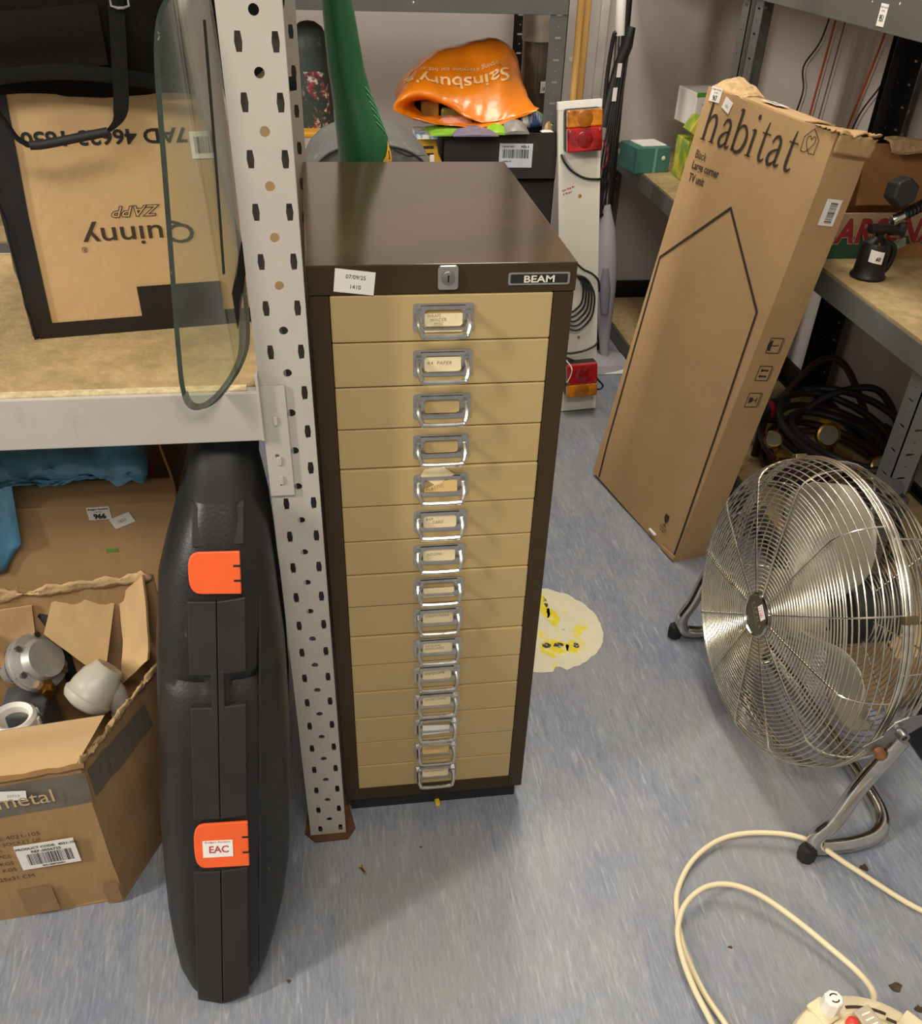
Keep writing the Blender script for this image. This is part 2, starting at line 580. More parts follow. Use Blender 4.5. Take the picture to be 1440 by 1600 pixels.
# rust and scuffs at the foot
MB().prism([(-0.066, -0.030), (-0.050, -0.048), (0.0, -0.047), (0.012, -0.028), (0.004, 0.02), (-0.06, 0.02)], 0.0035).build('foot_plate', RUSTY, su)
up_slots(su, -0.050, 0.44, 1.75, GREYP)
for xx, yy in ((-1.26, -0.036), (-1.26, 0.44)):
    MB().box((xx, yy, 0), (xx + 0.054, yy + 0.002, 1.75)).box((xx, yy, 0), (xx + 0.002, yy + 0.034, 1.75)).build('upright', GREYP, su)
bm_ = MB().box((-1.206, -0.045, 0.687), (-0.057, -0.041, 0.7425)).box((-1.206, -0.041, 0.739), (-0.057, -0.030, 0.7425)).box((-1.206, -0.041, 0.687), (-0.057, -0.028, 0.690))
bm_.build('front_beam', GREYP, su, bevel=0.0012)
MB().box((-1.206, 0.42, 0.687), (-0.05, 0.44, 0.738)).build('rear_beam', GREYP, su)
MB().box((-1.20, -0.0295, 0.722), (-0.060, 0.419, 0.7435)).build('shelf_board', CHIP, su)
MB().box((-1.20, -0.0405, 0.7426), (-0.070, -0.028, 0.7440)).build('board_edge', CHIPD, su)
# end connector hooked onto the upright
conn = plate('beam_connector', axes((-0.0572, -0.0395, 0.615), (1, 0, 0), (0, 0, 1)), 0.0262, 0.131,
             [circle2(0.0115, 0.050, 0.0025, 10), circle2(0.0125, 0.0135, 0.0011, 8)], 0.0028, GREYP, su, bevel=0.0008)
for zz in (0.092, 0.044, 0.020):
    mb = MB().prism(hexslot(0.0135, zz, 0.0055, 0.0105), 0.0016, axes((-0.0572, -0.0395, 0.615), (1, 0, 0), (0, 0, 1)))
    mb.build('hook', GREYP, conn, bevel=0.0006)
MB().box((-0.0595, -0.046, 0.687), (-0.0565, -0.036, 0.762)).build('connector_lip', GREYP, conn, bevel=0.0006)


def up_angle(parent, corner, da, db, z1, material, w=0.038, t=0.002, rear=False):
    """dark slotted angle upright; flanges leave the corner along da and db"""
    out = []
    for k, (d, other) in enumerate(((da, db), (db, da))):
        d = V(d); other = V(other)
        holes = []
        z = 0.03
        while z < z1 - 0.02:
            holes.append(rrect(w * 0.5 - 0.0075, z - 0.0022, w * 0.5 + 0.0075, z + 0.0022, 0.002, 2))
            if z + 0.0225 < z1: holes.append(circle2(w * 0.5, z + 0.0225, 0.0018, 8))
            z += 0.045
        ez = V((0, 0, 1))
        o = V((corner[0], corner[1], 0))
        M = axes(o, d, ez)
        if M.col[2].xyz.dot(-other) < 0:      # make the outside face away from the other flange
            M = axes(o + d * w, -d, ez)
        out.append(plate('upright' if k == 0 else 'side_flange', M, w, z1, holes, t, material, parent if k == 0 else out[0]))
    return out[0]


# --- unit along the back wall
bu = root('shelving_unit', (0.0, 1.75, 0), 'dark grey steel shelving unit against the back wall holding the orange carrier bag', 'shelving')
up_angle(bu, (0.617, 1.50), (-1, 0, 0), (0, 1, 0), 1.75, DARKP, 0.042)
up_angle(bu, (0.617, 1.97), (-1, 0, 0), (0, -1, 0), 1.75, BLACKP, 0.036)
up_angle(bu, (-0.95, 1.50), (1, 0, 0), (0, 1, 0), 1.75, DARKP, 0.042)
MB().box((-0.95, 1.497, 0.930), (0.615, 1.5, 0.985)).box((-0.95, 1.5, 0.93), (0.615, 1.512, 0.933)).build('front_beam', DARKP, bu, bevel=0.001)
MB().box((-0.95, 1.955, 0.930), (0.60, 1.968, 0.985)).build('rear_beam', DARKP, bu)
MB().box((-0.93, 1.512, 0.960), (0.575, 1.95, 0.980)).build('shelf_board', CHIP, bu)
MB().box((-0.95, 1.497, 0.390), (0.615, 1.5, 0.440)).build('front_beam', DARKP, bu, bevel=0.001)
MB().box((-0.93, 1.512, 0.420), (0.575, 1.95, 0.440)).build('shelf_board', CHIP, bu)
MB().box((0.613, 1.51, 0.93), (0.617, 1.96, 0.985)).build('end_beam', DARKP, bu)
PALEC = mat('paint_chip', '#e6e2da', 0.7)
mb = MB()
for xx, zz, s in ((0.258, 0.949, .0028), (0.415, 0.966, .004), (0.445, 0.962, .005), (0.49, 0.960, .004), (0.13, 0.97, .003)):
    mb.poly([(xx + math.cos(a) * s * random.uniform(.5, 1.2), 1.4965, zz + math.sin(a) * s * random.uniform(.5, 1.1)) for a in [i * PI / 4 for i in range(8)]])
tag(mb.build('paint_chips', PALEC, bu), kind='stuff')

# --- two units along the right wall
ru = root('shelving_unit', (1.14, 0.76, 0), 'dark grey steel shelving unit on the right with chipboard shelves above the hoses', 'shelving')
up_angle(ru, (0.95, 0.295), (0, 1, 0), (1, 0, 0), 1.75, DARKP, 0.040)
up_angle(ru, (0.95, 1.235), (0, -1, 0), (1, 0, 0), 1.75, DARKP, 0.040)
up_angle(ru, (1.335, 0.295), (0, 1, 0), (-1, 0, 0), 1.75, BLACKP, 0.040)
up_angle(ru, (1.335, 1.235), (0, -1, 0), (-1, 0, 0), 1.75, BLACKP, 0.045)
for z0, z1, zb in ((0.570, 0.612, 0.612), (0.990, 1.042, 1.040), (0.050, 0.092, 0.092)):
    MB().box((0.946, 0.297, z0), (0.949, 1.233, z1)).box((0.949, 0.335, z0), (0.962, 1.195, z0 + 0.003)).build('front_beam', DARKP, ru, bevel=0.001)
    MB().box((1.325, 0.345, z0), (1.336, 1.185, z1)).build('rear_beam', BLACKP, ru)
    MB().box((0.953, 0.299, z0), (1.333, 0.303, z1)).build('end_beam', DARKP, ru)
    MB().box((0.953, 1.227, z0), (1.333, 1.231, z1)).build('end_beam', DARKP, ru)
    MB().box((0.953, 0.304, zb - 0.016), (1.322, 1.226, zb + 0.002)).build('shelf_board', CHIP, ru)
Mx = axes((0.9455, 0.712, 1.0125), (0, -1, 0), (0, 0, 1))
sticker(ru, Mx, 0.024, 0.031, [('Rodgers Auctions', 0, 0.010, 0.0034), ('Lot No.', 0, 0.005, 0.0036), ('951', 0, -0.0085, 0.0125, dict(bold=0.0004, sx=0.8))], name='lot_label', label='white lot label reading 951')
mb = MB()
for i in range(26):
    yy = random.choice((1.0, 0.97, 1.1, 0.62, 0.8, 1.12, 0.55)) + random.uniform(-0.05, 0.05); zz = random.uniform(1.024, 1.041); s = random.uniform(.002, .006)
    mb.poly([(0.9455, yy + math.cos(a) * s * random.uniform(.4, 1.6), zz + math.sin(a) * s * random.uniform(.4, 1)) for a in [i * PI / 3 for i in range(6)]])
tag(mb.build('paint_chips', PALEC, ru), kind='stuff')

rb = root('shelving_unit', (1.14, 1.7, 0), 'dark grey steel shelving unit in the back right corner holding the teal box', 'shelving')
up_angle(rb, (0.95, 1.262), (0, 1, 0), (1, 0, 0), 1.75, DARKP, 0.040)
up_angle(rb, (0.95, 2.12), (0, -1, 0), (1, 0, 0), 0.54, DARKP, 0.040)
up_angle(rb, (1.335, 1.262), (0, 1, 0), (-1, 0, 0), 1.75, BLACKP, 0.040)
for z0, z1 in ((0.478, 0.522), (0.985, 1.035), (0.004, 0.05)):
    MB().box((0.946, 1.264, z0), (0.949, 2.118, z1)).box((0.949, 1.304, z0), (0.962, 2.08, z0 + 0.003)).build('front_beam', DARKP, rb, bevel=0.001)
    MB().box((1.325, 1.312, z0), (1.336, 2.10, z1)).build('rear_beam', BLACKP, rb)
    MB().box((0.953, 1.266, z1 - 0.017), (1.322, 2.118, z1)).build('shelf_board', CHIP, rb)

# ================================================================== the drawer cabinet
CW, CD, CH = 0.279, 0.435, 0.8556
cab = root('drawer_cabinet', (CW / 2, CD / 2, 0), 'brown steel cabinet with fifteen beige drawers and chrome handles', 'cabinet')
T0, PIT = 0.0304, 0.0509
XL, XR = 0.0208, 0.2571
zbot = CH - T0 - 15 * PIT
mb = MB().box((0, 0, 0.0349), (XL, CD, CH - T0 - 0.0005)).box((XR, 0, 0.0349), (CW, CD, CH - T0 - 0.0005)).box((XL, 0.0, 0.0349), (XR, CD, zbot - 0.001))
mb.box((XL, CD - 0.006, zbot), (XR, CD, CH - T0 - 0.001))
mb.build('carcass', BROWN, cab, bevel=0.0012)
lid = MB().box((-0.001, -0.001, CH - T0), (CW + 0.001, CD, CH)).build('top_panel', BROWN, cab, bevel=0.0016, seg=3)
MB().box((0.0077, 0.012, 0), (CW - 0.0077, CD - 0.01, 0.0349)).build('plinth', BLACK, cab)
SLOT = mat('drawer_gap', '#15110c', 0.9)


def bail(mb, y0, zc):
    """chrome drop handle: bar hanging from two side pivots"""
    hw = 0.0265
    P = [(-hw, -0.004, 0.004), (-hw - 0.0005, -0.012, -0.003), (-hw + 0.002, -0.0175, -0.010), (-hw + 0.007, -0.019, -0.0125), (hw - 0.007, -0.019, -0.0125), (hw - 0.002, -0.0175, -0.010), (hw + 0.0005, -0.012, -0.003), (hw, -0.004, 0.004)]
    pts = smooth_path([(0.1395 + p[0], y0 + p[1], zc + p[2] * 1.12) for p in P], 5)
    mb.tube(pts, 0.0028, 8)


words = ['WRAPS\n  WINDER\n     MISC', 'A4  PAPER', None, None, 'PLASTIC', 'A4X\n     CARD', ' ADDNL', 'A4 BOOK', 'GRAPH PAPER', 'A4 PLAIN\nENVELOPES', 'ENVELOPE', 'ENVELOPES', '', 'A4 LABELS', 'MATERIALS']
dy = [0.0, 0.0002, 0.0, 0.0008, -0.0012, 0.0, 0.0004, -0.001, 0.0006, -0.0016, -0.0004, -0.0012, -0.0014, -0.0006, -0.0010]
for i in range(15):
    zt = CH - T0 - PIT * i - 0.0008
    zb = zt - PIT + 0.0012
    y0 = -0.0005 + dy[i]
    dr = MB().box((XL + 0.0006, y0, zb), (XR - 0.0006, 0.38, zt)).build('drawer', BEIGE, cab, bevel=0.0014, seg=2)
    zc = (zt + zb) / 2 + 0.0008
    M = axes((0.1395, y0, zc), (1, 0, 0), (0, 0, 1))
    # backplate, raised card frame with its window, handle
    bk = curve_mesh([rrect(-0.0325, -0.0150, 0.0325, 0.0152, 0.0035, 3), rrect(-0.0200, -0.0082, 0.0200, 0.0086, 0.004, 3)], 0.0005)
    bk.transform(M @ Matrix.Translation((0, 0, 0.0006)))
    link('handle_plate', bk, CHROME, dr)
    fr = curve_mesh([rrect(-0.0240, -0.0122, 0.0240, 0.0128, 0.001, 2), rrect(-0.0205, -0.0088, 0.0205, 0.0092, 0.004, 4)], 0.0007)
    fr.transform(M @ Matrix.Translation((0, 0, 0.0025)))
    link('card_frame', fr, CHROME, dr, bevel=0.0003)
    hb = MB(); bail(hb, y0, zc)
    for s in (-1, 1):
        hb.box((0.1395 + s * 0.0262 - 0.003, y0 - 0.0050, zc - 0.003), (0.1395 + s * 0.0262 + 0.003, y0 - 0.001, zc + 0.0085))
    hb.build('handle', CHROME, dr, smooth=0.7)
    w = words[i]
    if w is not None:
        cut = {0: 0.0045, 7: -0.0005, 12: -0.001, 1: 0.0075}.get(i, 0.0088)
        c = MB()
        if i == 4:
            c.prism([(-0.020, -0.0085), (0.020, -0.0085), (0.020, 0.009), (0.012, 0.0088), (-0.020, -0.004)], 0.0004, M @ Matrix.Translation((0, 0, 0.0013)))
        elif i == 12:
            c.prism([(-0.0205, -0.0178), (0.020, -0.0160), (0.020, -0.0005), (-0.0205, 0.0022)], 0.0004, M @ Matrix.Translation((0, 0, 0.0013)))
        else:
            c.box((-0.0203, -0.0095 - (0.006 if i in (0, 7) else 0), 0.0013), (0.0203, cut, 0.0017), M)
        c.build('card', BUFFCARD if i in (4, 13) else (PAPER if i == 12 else CREAMCARD), dr)
        if i == 4:
            MB().prism([(-0.024, 0.0135), (-0.0195, 0.0225), (0.004, 0.0240), (0.0165, 0.0142), (-0.006, 0.000)], 0.0004, M @ Matrix.Translation((0, 0, 0.0010))).build('card', CREAMCARD, dr)
        if i == 13:
            MB().prism([(-0.021, 0.012), (-0.021, 0.0165), (0.004, 0.0145), (0.018, 0.012)], 0.0004, M @ Matrix.Translation((0, 0, 0.0010))).build('card', CREAMCARD, dr)
        if w:
            n = w.count('\n')
            sz = 0.0058 if n < 2 else 0.0052
            tm = text_mesh(w, sz, 'LEFT', 0.15, 0.92 if len(w) < 10 else 0.78, 1.15, 0.0, 0.85)
            v0 = {0: 0.0002, 1: -0.001, 4: -0.0078}.get(i, 0.0012 if n else -0.001 + (i % 3) * 0.0008)
            tm.transform(M @ Matrix.Translation((-0.0175, v0, 0.0019)) @ Matrix.Rotation(0.28 if i == 4 else random.uniform(-0.03, 0.05), 4, 'Z'))
            link('handwriting', tm, INKB if i == 10 else PENCIL, dr)
# lock, badge, sticker on the front edge of the top panel
M = axes((0.1432, -0.001, CH - 0.0132), (1, 0, 0), (0, 0, 1))
lk = MB().prism(rrect(-0.0108, -0.0122, 0.0108, 0.0122, 0.003, 3), 0.0035, M).build('lock', CHROME, cab, bevel=0.001)
MB().lathe([(0.0072, 0.003), (0.0072, 0.0052), (0.0062, 0.0058), (0.0, 0.0058)], 24, M).build('lock_barrel', DULLM, lk, smooth=0.6)
MB().box((-0.0009, -0.0035, 0.0056), (0.0009, 0.0035, 0.0061), M).build('keyhole', INK, lk)
M = axes((0.2395, -0.001, CH - 0.0160), (1, 0, 0), (0, 0, 1))
bg = MB().prism(rrect(-0.0330, -0.0066, 0.0330, 0.0066, 0.0022, 3), 0.0012, M).build('badge', CHROME, cab, bevel=0.0003)
MB().prism(rrect(-0.0305, -0.0046, 0.0305, 0.0046, 0.0012, 3), 0.0003, M @ Matrix.Translation((0, 0, 0.0012))).build('badge_inlay', BLACK, bg)
tm = text_mesh('BEAM', 0.0100, 'CENTER', 0, 1.35, 1.0, 0.00022)
tm.transform(M @ Matrix.Translation((0, -0.0036, 0.0018)))
link('lettering', tm, mat('silver_print', '#d8d0bc', 0.4), bg)
M = axes((0.0475, -0.0012, CH - 0.0165), (0.992, 0, -0.122), (0.122, 0, 0.992))
sticker(cab, M, 0.041, 0.0235, [('07/09/25', 0.001, 0.0030, 0.0058), ('1410', 0.001, -0.0070, 0.0060)], name='date_label', label='white paper label reading 07/09/25 1410')
# yellow scrap caught under the plinth
MB().box((0.141, 0.0, 0.0), (0.149, 0.016, 0.006)).build('wedge', mat('yellow_plastic', '#d9b92c', 0.5), cab, bevel=0.002)


# ================================================================== left shelf: upside-down carton, black bag, curved glass
def grid_sheet(fn, nu, nv):
    mb = MB()
    mb.rings([[fn(i / nu, j / nv) for j in range(nv + 1)] for i in range(nu + 1)], closed=False)
    return mb


QA = V((-0.304, 0.111, 0.744)); QYAW = 0.1628
qx = V((math.cos(QYAW), math.sin(QYAW), 0)); qy = V((-math.sin(QYAW), math.cos(QYAW), 0))
qb = root('cardboard_carton', QA + qx * 0.145 + qy * 0.12, 'upside-down tan carton with black taped edges and upside-down print on the chipboard shelf', 'box', rotz=QYAW)
QM = axes(QA, qx, qy)
MB().box((0.0, 0.0, 0.0), (0.29, 0.24, 0.262), QM).build('carton_body', CARD2, qb, bevel=0.003)
BTAPE = mat('black_tape', '#1a1716', 0.35, var=0.2, scale=25, bump=0.2, bscale=40)
# black wrapped left side and bottom edge
def qside(i, j):
    u, v = i, j
    y = -0.004 + u * 0.225
    z = v * 0.25
    bulge = 0.014 * math.sin(u * 3.0) + 0.004 * noise.noise(V((u * 6, v * 9, 0)))
    return QM @ V((-0.004 - bulge, y, z))
grid_sheet(qside, 14, 20).build('black_side_wrap', BTAPE, qb, smooth=0.8)
mb = MB()
mb.prism([(-0.006, -0.001), (0.0165, 0.017), (0.020, 0.13), (0.0285, 0.262), (-0.006, 0.262)], 0.0012, axes(QM @ V((0, -0.0006, 0)), qx, (0, 0, 1)))
mb.build('black_tape', BTAPE, qb)
MB().box((0.0, -0.0016, 0.0), (0.291, 0.0, 0.0165), QM).build('black_tape', BTAPE, qb)
MB().box((0.1135, -0.002, 0.0), (0.205, -0.0004, 0.050), QM).build('black_tape', BTAPE, qb)
# print is upside down: x runs left, y runs down
QP = lambda u, z: QM @ V((u, 0, z - 0.744))
mq = axes(QP(0, 0.744), -qx, (0, 0, -1))
items = []
def put_up(txt, u_right, z_top, size, **k):
    # position in the flipped frame: x = -u, y = -z ; baseline sits at the TOP in the photo
    return (txt, -u_right, -(z_top - 0.744), size, k)
write(qb, [put_up('7AD 46623 1650', 0.192, 0.9525, 0.0190, sx=1.22, bold=0.0005)], QA, -qx, (0, 0, -1), INK, off=0.0006)
write(qb, [put_up('Quinny', 0.186, 0.8585, 0.0290, sx=1.36, bold=0.0002)], QA, -qx, (0, 0, -1), INKB, name='brand_print', off=0.0006)
write(qb, [put_up('\u00ae', 0.0705, 0.8400, 0.008)], QA, -qx, (0, 0, -1), INKB, name='trademark_print', off=0.0006)
# outlined slanted model name
zp = []
for t, bo in (('ZAPP', 0.0006),):
    a = text_mesh(t, 0.0150, 'LEFT', 0.35, 1.25, 1.08, 0.0007); a.transform(Matrix.Translation((-0.1515, -(0.8790 - 0.744), 0.0006)))
    zp.append(a)
me = join(zp); me.transform(axes(QA, -qx, (0, 0, -1))); link('model_print', me, INKB, qb)
a = text_mesh('ZAPP', 0.0150, 'LEFT', 0.35, 1.25, 1.08, -0.00005); a.transform(axes(QA, -qx, (0, 0, -1)) @ Matrix.Translation((-0.1515, -(0.8790 - 0.744), 0.0009)))
link('model_print_inner', a, CARD2, qb)
sticker(qb, axes(QP(0.206, 0.936), -qx, (0, 0, -1)), 0.024, 0.026, [], (-0.009, -0.008, 0.018, 0.016, 12), name='barcode_label', off=0.0006)

# soft black bag lying on the carton
bag = root('black_bag', QA + qx * 0.14 + qy * 0.12 + V((0, 0, 0.262)), 'black fabric bag with webbing straps slumped on top of the carton', 'bag', rotz=QYAW)
BM_ = axes(QA + V((0, 0, 0.262)), qx, qy)
def bag_body(i, j):
    a = 2 * PI * i; t = -PI / 2 + PI * j
    cx, cy, cz = 0.12, 0.115, 0.145
    sp = lambda x, p: math.copysign(abs(x) ** p, x)
    x = cx + 0.185 * sp(math.cos(t), 0.35) * sp(math.cos(a), 0.4)
    y = cy + 0.145 * sp(math.cos(t), 0.35) * sp(math.sin(a), 0.4)
    z = cz + 0.145 * sp(math.sin(t), 0.5)
    if y < 0.05 and z < 0.10:            # the front hangs over the carton edge
        z = z - 0.022 * (1 - z / 0.10)
        y = min(y, -0.008 - 0.016 * min(1, z / 0.09 + 0.3))
    d = noise.noise(V((x * 14, y * 14, z * 9))) * 0.006
    return BM_ @ V((x + d, y + d, z + d * 0.5))
R = [[bag_body(i / 44, j / 30) for i in range(44)] for j in range(31)]
MB().rings(R, True, True, True).build('bag_body', FABRIC, bag, smooth=1.2)
def hem(i, j):
    x = -0.055 + i * 0.36
    zz = -0.016 + 0.010 * math.sin(i * 6.2 - 0.6) + 0.006 * i
    return BM_ @ V((x, -0.031 - 0.002 * math.sin(j * PI), zz + j * 0.013))
grid_sheet(hem, 40, 3).build('hem', WEB, bag, smooth=0.9)
def pocket(i, j):
    x = -0.055 + i * 0.182
    return BM_ @ V((x, -0.030 - 0.006 * math.sin(PI * min(1, j * 1.3)) * (0.6 + 0.4 * math.sin(i * PI)), 0.048 + 0.010 * i * i - 0.05 * j + 0.0))
grid_sheet(pocket, 20, 8).build('pocket', FABRIC, bag, smooth=0.9)
sp_ = [(0.1465, -0.034, 0.115), (0.1435, -0.037, 0.06), (0.136, -0.038, 0.0), (0.132, -0.040, -0.025), (0.127, -0.040, -0.038), (0.1155, -0.040, -0.0475)]
pts = smooth_path(sp_, 8)
R = []
for k, p in enumerate(pts):
    w = 0.0072 if k < len(pts) * 0.62 else 0.0072 - 0.0045 * (k / len(pts) - 0.62) / 0.38
    R.append([BM_ @ V((p.x - w, p.y, p.z)), BM_ @ V((p.x + w, p.y, p.z)), BM_ @ V((p.x + w, p.y + 0.0016, p.z)), BM_ @ V((p.x - w, p.y + 0.0016, p.z))])
MB().rings(R, True, True, True).build('strap', WEB, bag, smooth=0.5)
gp = smooth_path([(0.1155, -0.040, -0.0475), (0.085, -0.041, -0.052), (0.055, -0.041, -0.0565), (0.0415, -0.041, -0.057)], 6)
MB().tube([BM_ @ p for p in gp], 0.0042, 10).build('carry_grip', RUBBER, bag, smooth=0.8)
lp = smooth_path([(0.0415, -0.041, -0.057), (0.032, -0.040, -0.051), (0.026, -0.038, -0.040), (0.018, -0.036, -0.024), (0.016, -0.034, -0.008)], 6)
MB().tube([BM_ @ p for p in lp], 0.0026, 8).build('strap', WEB, bag, smooth=0.8)
bk = [(0.139, -0.040, 0.056), (0.139, -0.040, 0.066), (0.1545, -0.040, 0.066), (0.1545, -0.040, 0.056), (0.1495, -0.041, 0.0545), (0.144, -0.041, 0.0545)]
MB().tube([BM_ @ V(p) for p in bk], 0.0012, 6, closed=True).build('buckle', CHROME, bag, smooth=0.8)

# curved car quarter window leaning on the shelf front
gm = bpy.data.materials.new('tinted_glass'); gm.use_nodes = True
nt = gm.node_tree; nt.nodes.clear()
out = nt.nodes.new('ShaderNodeOutputMaterial'); tr = nt.nodes.new('ShaderNodeBsdfTransparent'); gl = nt.nodes.new('ShaderNodeBsdfGlossy')
df = nt.nodes.new('ShaderNodeBsdfDiffuse'); df.inputs[0].default_value = (0.30, 0.33, 0.27, 1)
mx = nt.nodes.new('ShaderNodeMixShader'); mx2 = nt.nodes.new('ShaderNodeMixShader'); fz = nt.nodes.new('ShaderNodeFresnel'); fz.inputs[0].default_value = 1.35
nzg = nt.nodes.new('ShaderNodeTexNoise'); nzg.inputs['Scale'].default_value = 14; nzg.inputs['Detail'].default_value = 6
tcg = nt.nodes.new('ShaderNodeTexCoord'); nt.links.new(tcg.outputs['Object'], nzg.inputs['Vector'])
mr = nt.nodes.new('ShaderNodeMapRange'); mr.inputs['From Min'].default_value = 0.35; mr.inputs['From Max'].default_value = 0.8; mr.inputs['To Min'].default_value = 0.02; mr.inputs['To Max'].default_value = 0.16
nt.links.new(nzg.outputs['Fac'], mr.inputs[0])
tr.inputs[0].default_value = (0.93, 0.95, 0.89, 1); gl.inputs['Roughness'].default_value = 0.05; gl.inputs[0].default_value = (1, 1, 1, 1)
nt.links.new(mr.outputs[0], mx2.inputs[0]); nt.links.new(tr.outputs[0], mx2.inputs[1]); nt.links.new(df.outputs[0], mx2.inputs[2])
nt.links.new(fz.outputs[0], mx.inputs[0]); nt.links.new(mx2.outputs[0], mx.inputs[1]); nt.links.new(gl.outputs[0], mx.inputs[2]); nt.links.new(mx.outputs[0], out.inputs[0])
gedge = dust_or_glint(mat('green_glass_edge', '#2c3a33', 0.12, var=0.3, scale=60, coat=0.5), '#d5ddd8', 90, 0.66, 0.72)  # pale specks are glints of light painted into the edge colour
gband = mat('ground_glass_border', '#6b6e62', 0.35, var=0.4, scale=50)
gr = root('curved_glass_pane', (-0.09, -0.06, 0.735), 'curved tinted vehicle window glass propped on edge in front of the taped carton', 'glass')


def gpt(u, v):
    """u across 0..1 (left to right), v up in metres; the pane bows and runs back towards the right"""
    lft = -0.1300 + 0.0295 * (v / 0.36)
    x = lft + (-0.0600 - lft) * u
    y = -0.070 + 0.055 * max(0.0, u) ** 1.3
    return V((x, y + 0.018 * (v / 0.36), 0.7335 + v))


def goutline(inset):
    # closed outline (u, v)
    i = inset
    P = [(0.02 + i, 0.03 + i * .05), (0.08 + i * .8, 0.010 + i * .06), (0.22 + i * .4, 0.001 + i * .07), (0.42, 0.003 + i * .07), (0.65, 0.016 + i * .07), (0.86 - i * .4, 0.034 + i * .07), (0.98 - i, 0.060 + i * .05),
         (1.0 - i, 0.12), (1.0 - i, 0.22), (0.99 - i, 0.30), (0.94 - i, 0.345 - i * .06), (0.8, 0.366 - i * .07), (0.5, 0.357 - i * .07), (0.2, 0.343 - i * .07), (0.06 + i * .7, 0.326 - i * .06), (0.0 + i, 0.295), (0.0 + i, 0.22), (0.0 + i, 0.12), (0.005 + i, 0.06)]
    return [(p.x, p.y) for p in smooth_path([(a, b, 0) for a, b in P], 4, True)]


ol = goutline(0.0); il = goutline(0.09)
GT = V((-0.75, -0.65, 0.1)).normalized() * 0.0055
mb = MB(); cc = [(0.5, 0.18)]
rows = [[gpt(0.5 + (u - 0.5) * k, 0.18 + (v - 0.18) * k) for u, v in ol] for k in (0.0, 0.25, 0.5, 0.75, 1.0)]
f1 = MB(); f1.rings(rows); f1.rings([[p + GT for p in r] for r in reversed(rows)])
f1.build('pane', gm, gr, smooth=0.8)
MB().rings([[gpt(u, v) for u, v in ol], [gpt(u, v) + GT for u, v in ol]]).build('polished_edge', gedge, gr, smooth=0.8)
# painted / ground border along the bottom curve, dark trim line on the right, printed mark
k0, k1 = 2, 26
bo = MB(); bo.rings([[gpt(*ol[k]) + GT * 1.06 for k in range(k0, k1)], [gpt(*il[k]) + GT * 1.06 for k in range(k0, k1)]], closed=False)
bo.build('ground_border', gband, gr, smooth=0.8)
mb = MB(); mb.rings([[gpt(0.66 + 0.10 * (1 - t), 0.33 - 0.205 * t) - GT * 0.2 for t in [i / 10 for i in range(11)]], [gpt(0.70 + 0.10 * (1 - t), 0.33 - 0.205 * t) - GT * 0.2 for t in [i / 10 for i in range(11)]]], closed=False)
mb.build('trim_line', mat('dark_green_trim', '#2c362c', 0.4), gr)
mb = MB(); mb.poly([gpt(0.76, 0.105) - GT * 0.3, gpt(0.99, 0.150) - GT * 0.3, gpt(0.99, 0.118) - GT * 0.3, gpt(0.79, 0.068) - GT * 0.3]); mb.build('printed_mark', BLACK, gr)

# ================================================================== black hard case standing under the shelf
cs = root('hard_case', (-0.15, -0.10, 0), 'black moulded plastic hard case with two orange latches standing on its end', 'case')
ZS = [0.0, 0.006, 0.018, 0.036, 0.07, 0.11, 0.16, 0.23, 0.30, 0.36, 0.41, 0.428, 0.445, 0.49, 0.53, 0.56, 0.585, 0.605, 0.625, 0.645, 0.67, 0.70, 0.716]


def interp(tab, z):
    for (z0, a), (z1, b) in zip(tab, tab[1:]):
        if z <= z1:
            t = max(0, (z - z0) / (z1 - z0)); t = t * t * (3 - 2 * t) * 0.3 + t * 0.7
            return a + (b - a) * t
    return tab[-1][1]


yf = [(0, -0.284), (0.012, -0.293), (0.036, -0.285), (0.16, -0.241), (0.30, -0.191), (0.44, -0.1435), (0.56, -0.1025), (0.62, -0.074), (0.66, -0.02), (0.70, -0.004), (0.73, -0.002)]
TL = [(0, 0.040), (0.012, 0.050), (0.036, 0.062), (0.10, 0.073), (0.23, 0.079), (0.44, 0.076), (0.53, 0.070), (0.58, 0.055), (0.625, 0.037), (0.67, 0.032), (0.73, 0.030)]
TR = [(0, 0.040), (0.012, 0.050), (0.036, 0.060), (0.10, 0.077), (0.16, 0.083), (0.30, 0.082), (0.40, 0.076), (0.53, 0.062), (0.58, 0.056), (0.625, 0.044), (0.67, 0.042), (0.73, 0.040)]
XC = lambda z: -0.174 + 0.095 * z


def case_front(z, w):
    """depth of the rounded front at sideways offset w"""
    T = interp(TR if w > 0 else TL, z)
    q = min(0.999, abs(w) / T); p = 2.7
    return 0.075 * (1 - (1 - q ** p) ** (1 / p))


NS = 15
rings_ = []
for z in ZS:
    ring = []
    sec = []
    for k in range(-NS, NS + 1):
        a = k / NS
        T = interp(TR if a > 0 else TL, z)
        q = math.sin(a * PI / 2)
        w = q * T
        d = case_front(z, w) if abs(q) < 0.999 else 0.075
        # carrying-hollow dents either side of the seam
        dent = 0.010 * math.exp(-((z - 0.428) / 0.014) ** 2) * (1 if abs(w) > 0.008 else 0) * math.exp(-(max(0, abs(w) - 0.05) / 0.02) ** 2)
        sec.append((w, d + dent))
    yb = 0.10
    xc = XC(z); y0 = interp(yf, z)
    ring = [V((xc + w, y0 + d, z)) for w, d in sec]
    tl, trr = interp(TL, z), interp(TR, z)
    ring += [V((xc + trr * 0.98, 0.0 + 0.03, z)), V((xc + trr * 0.8, yb, z)), V((xc - tl * 0.8, yb, z)), V((xc - tl * 0.98, 0.03, z))]
    rings_.append(ring)
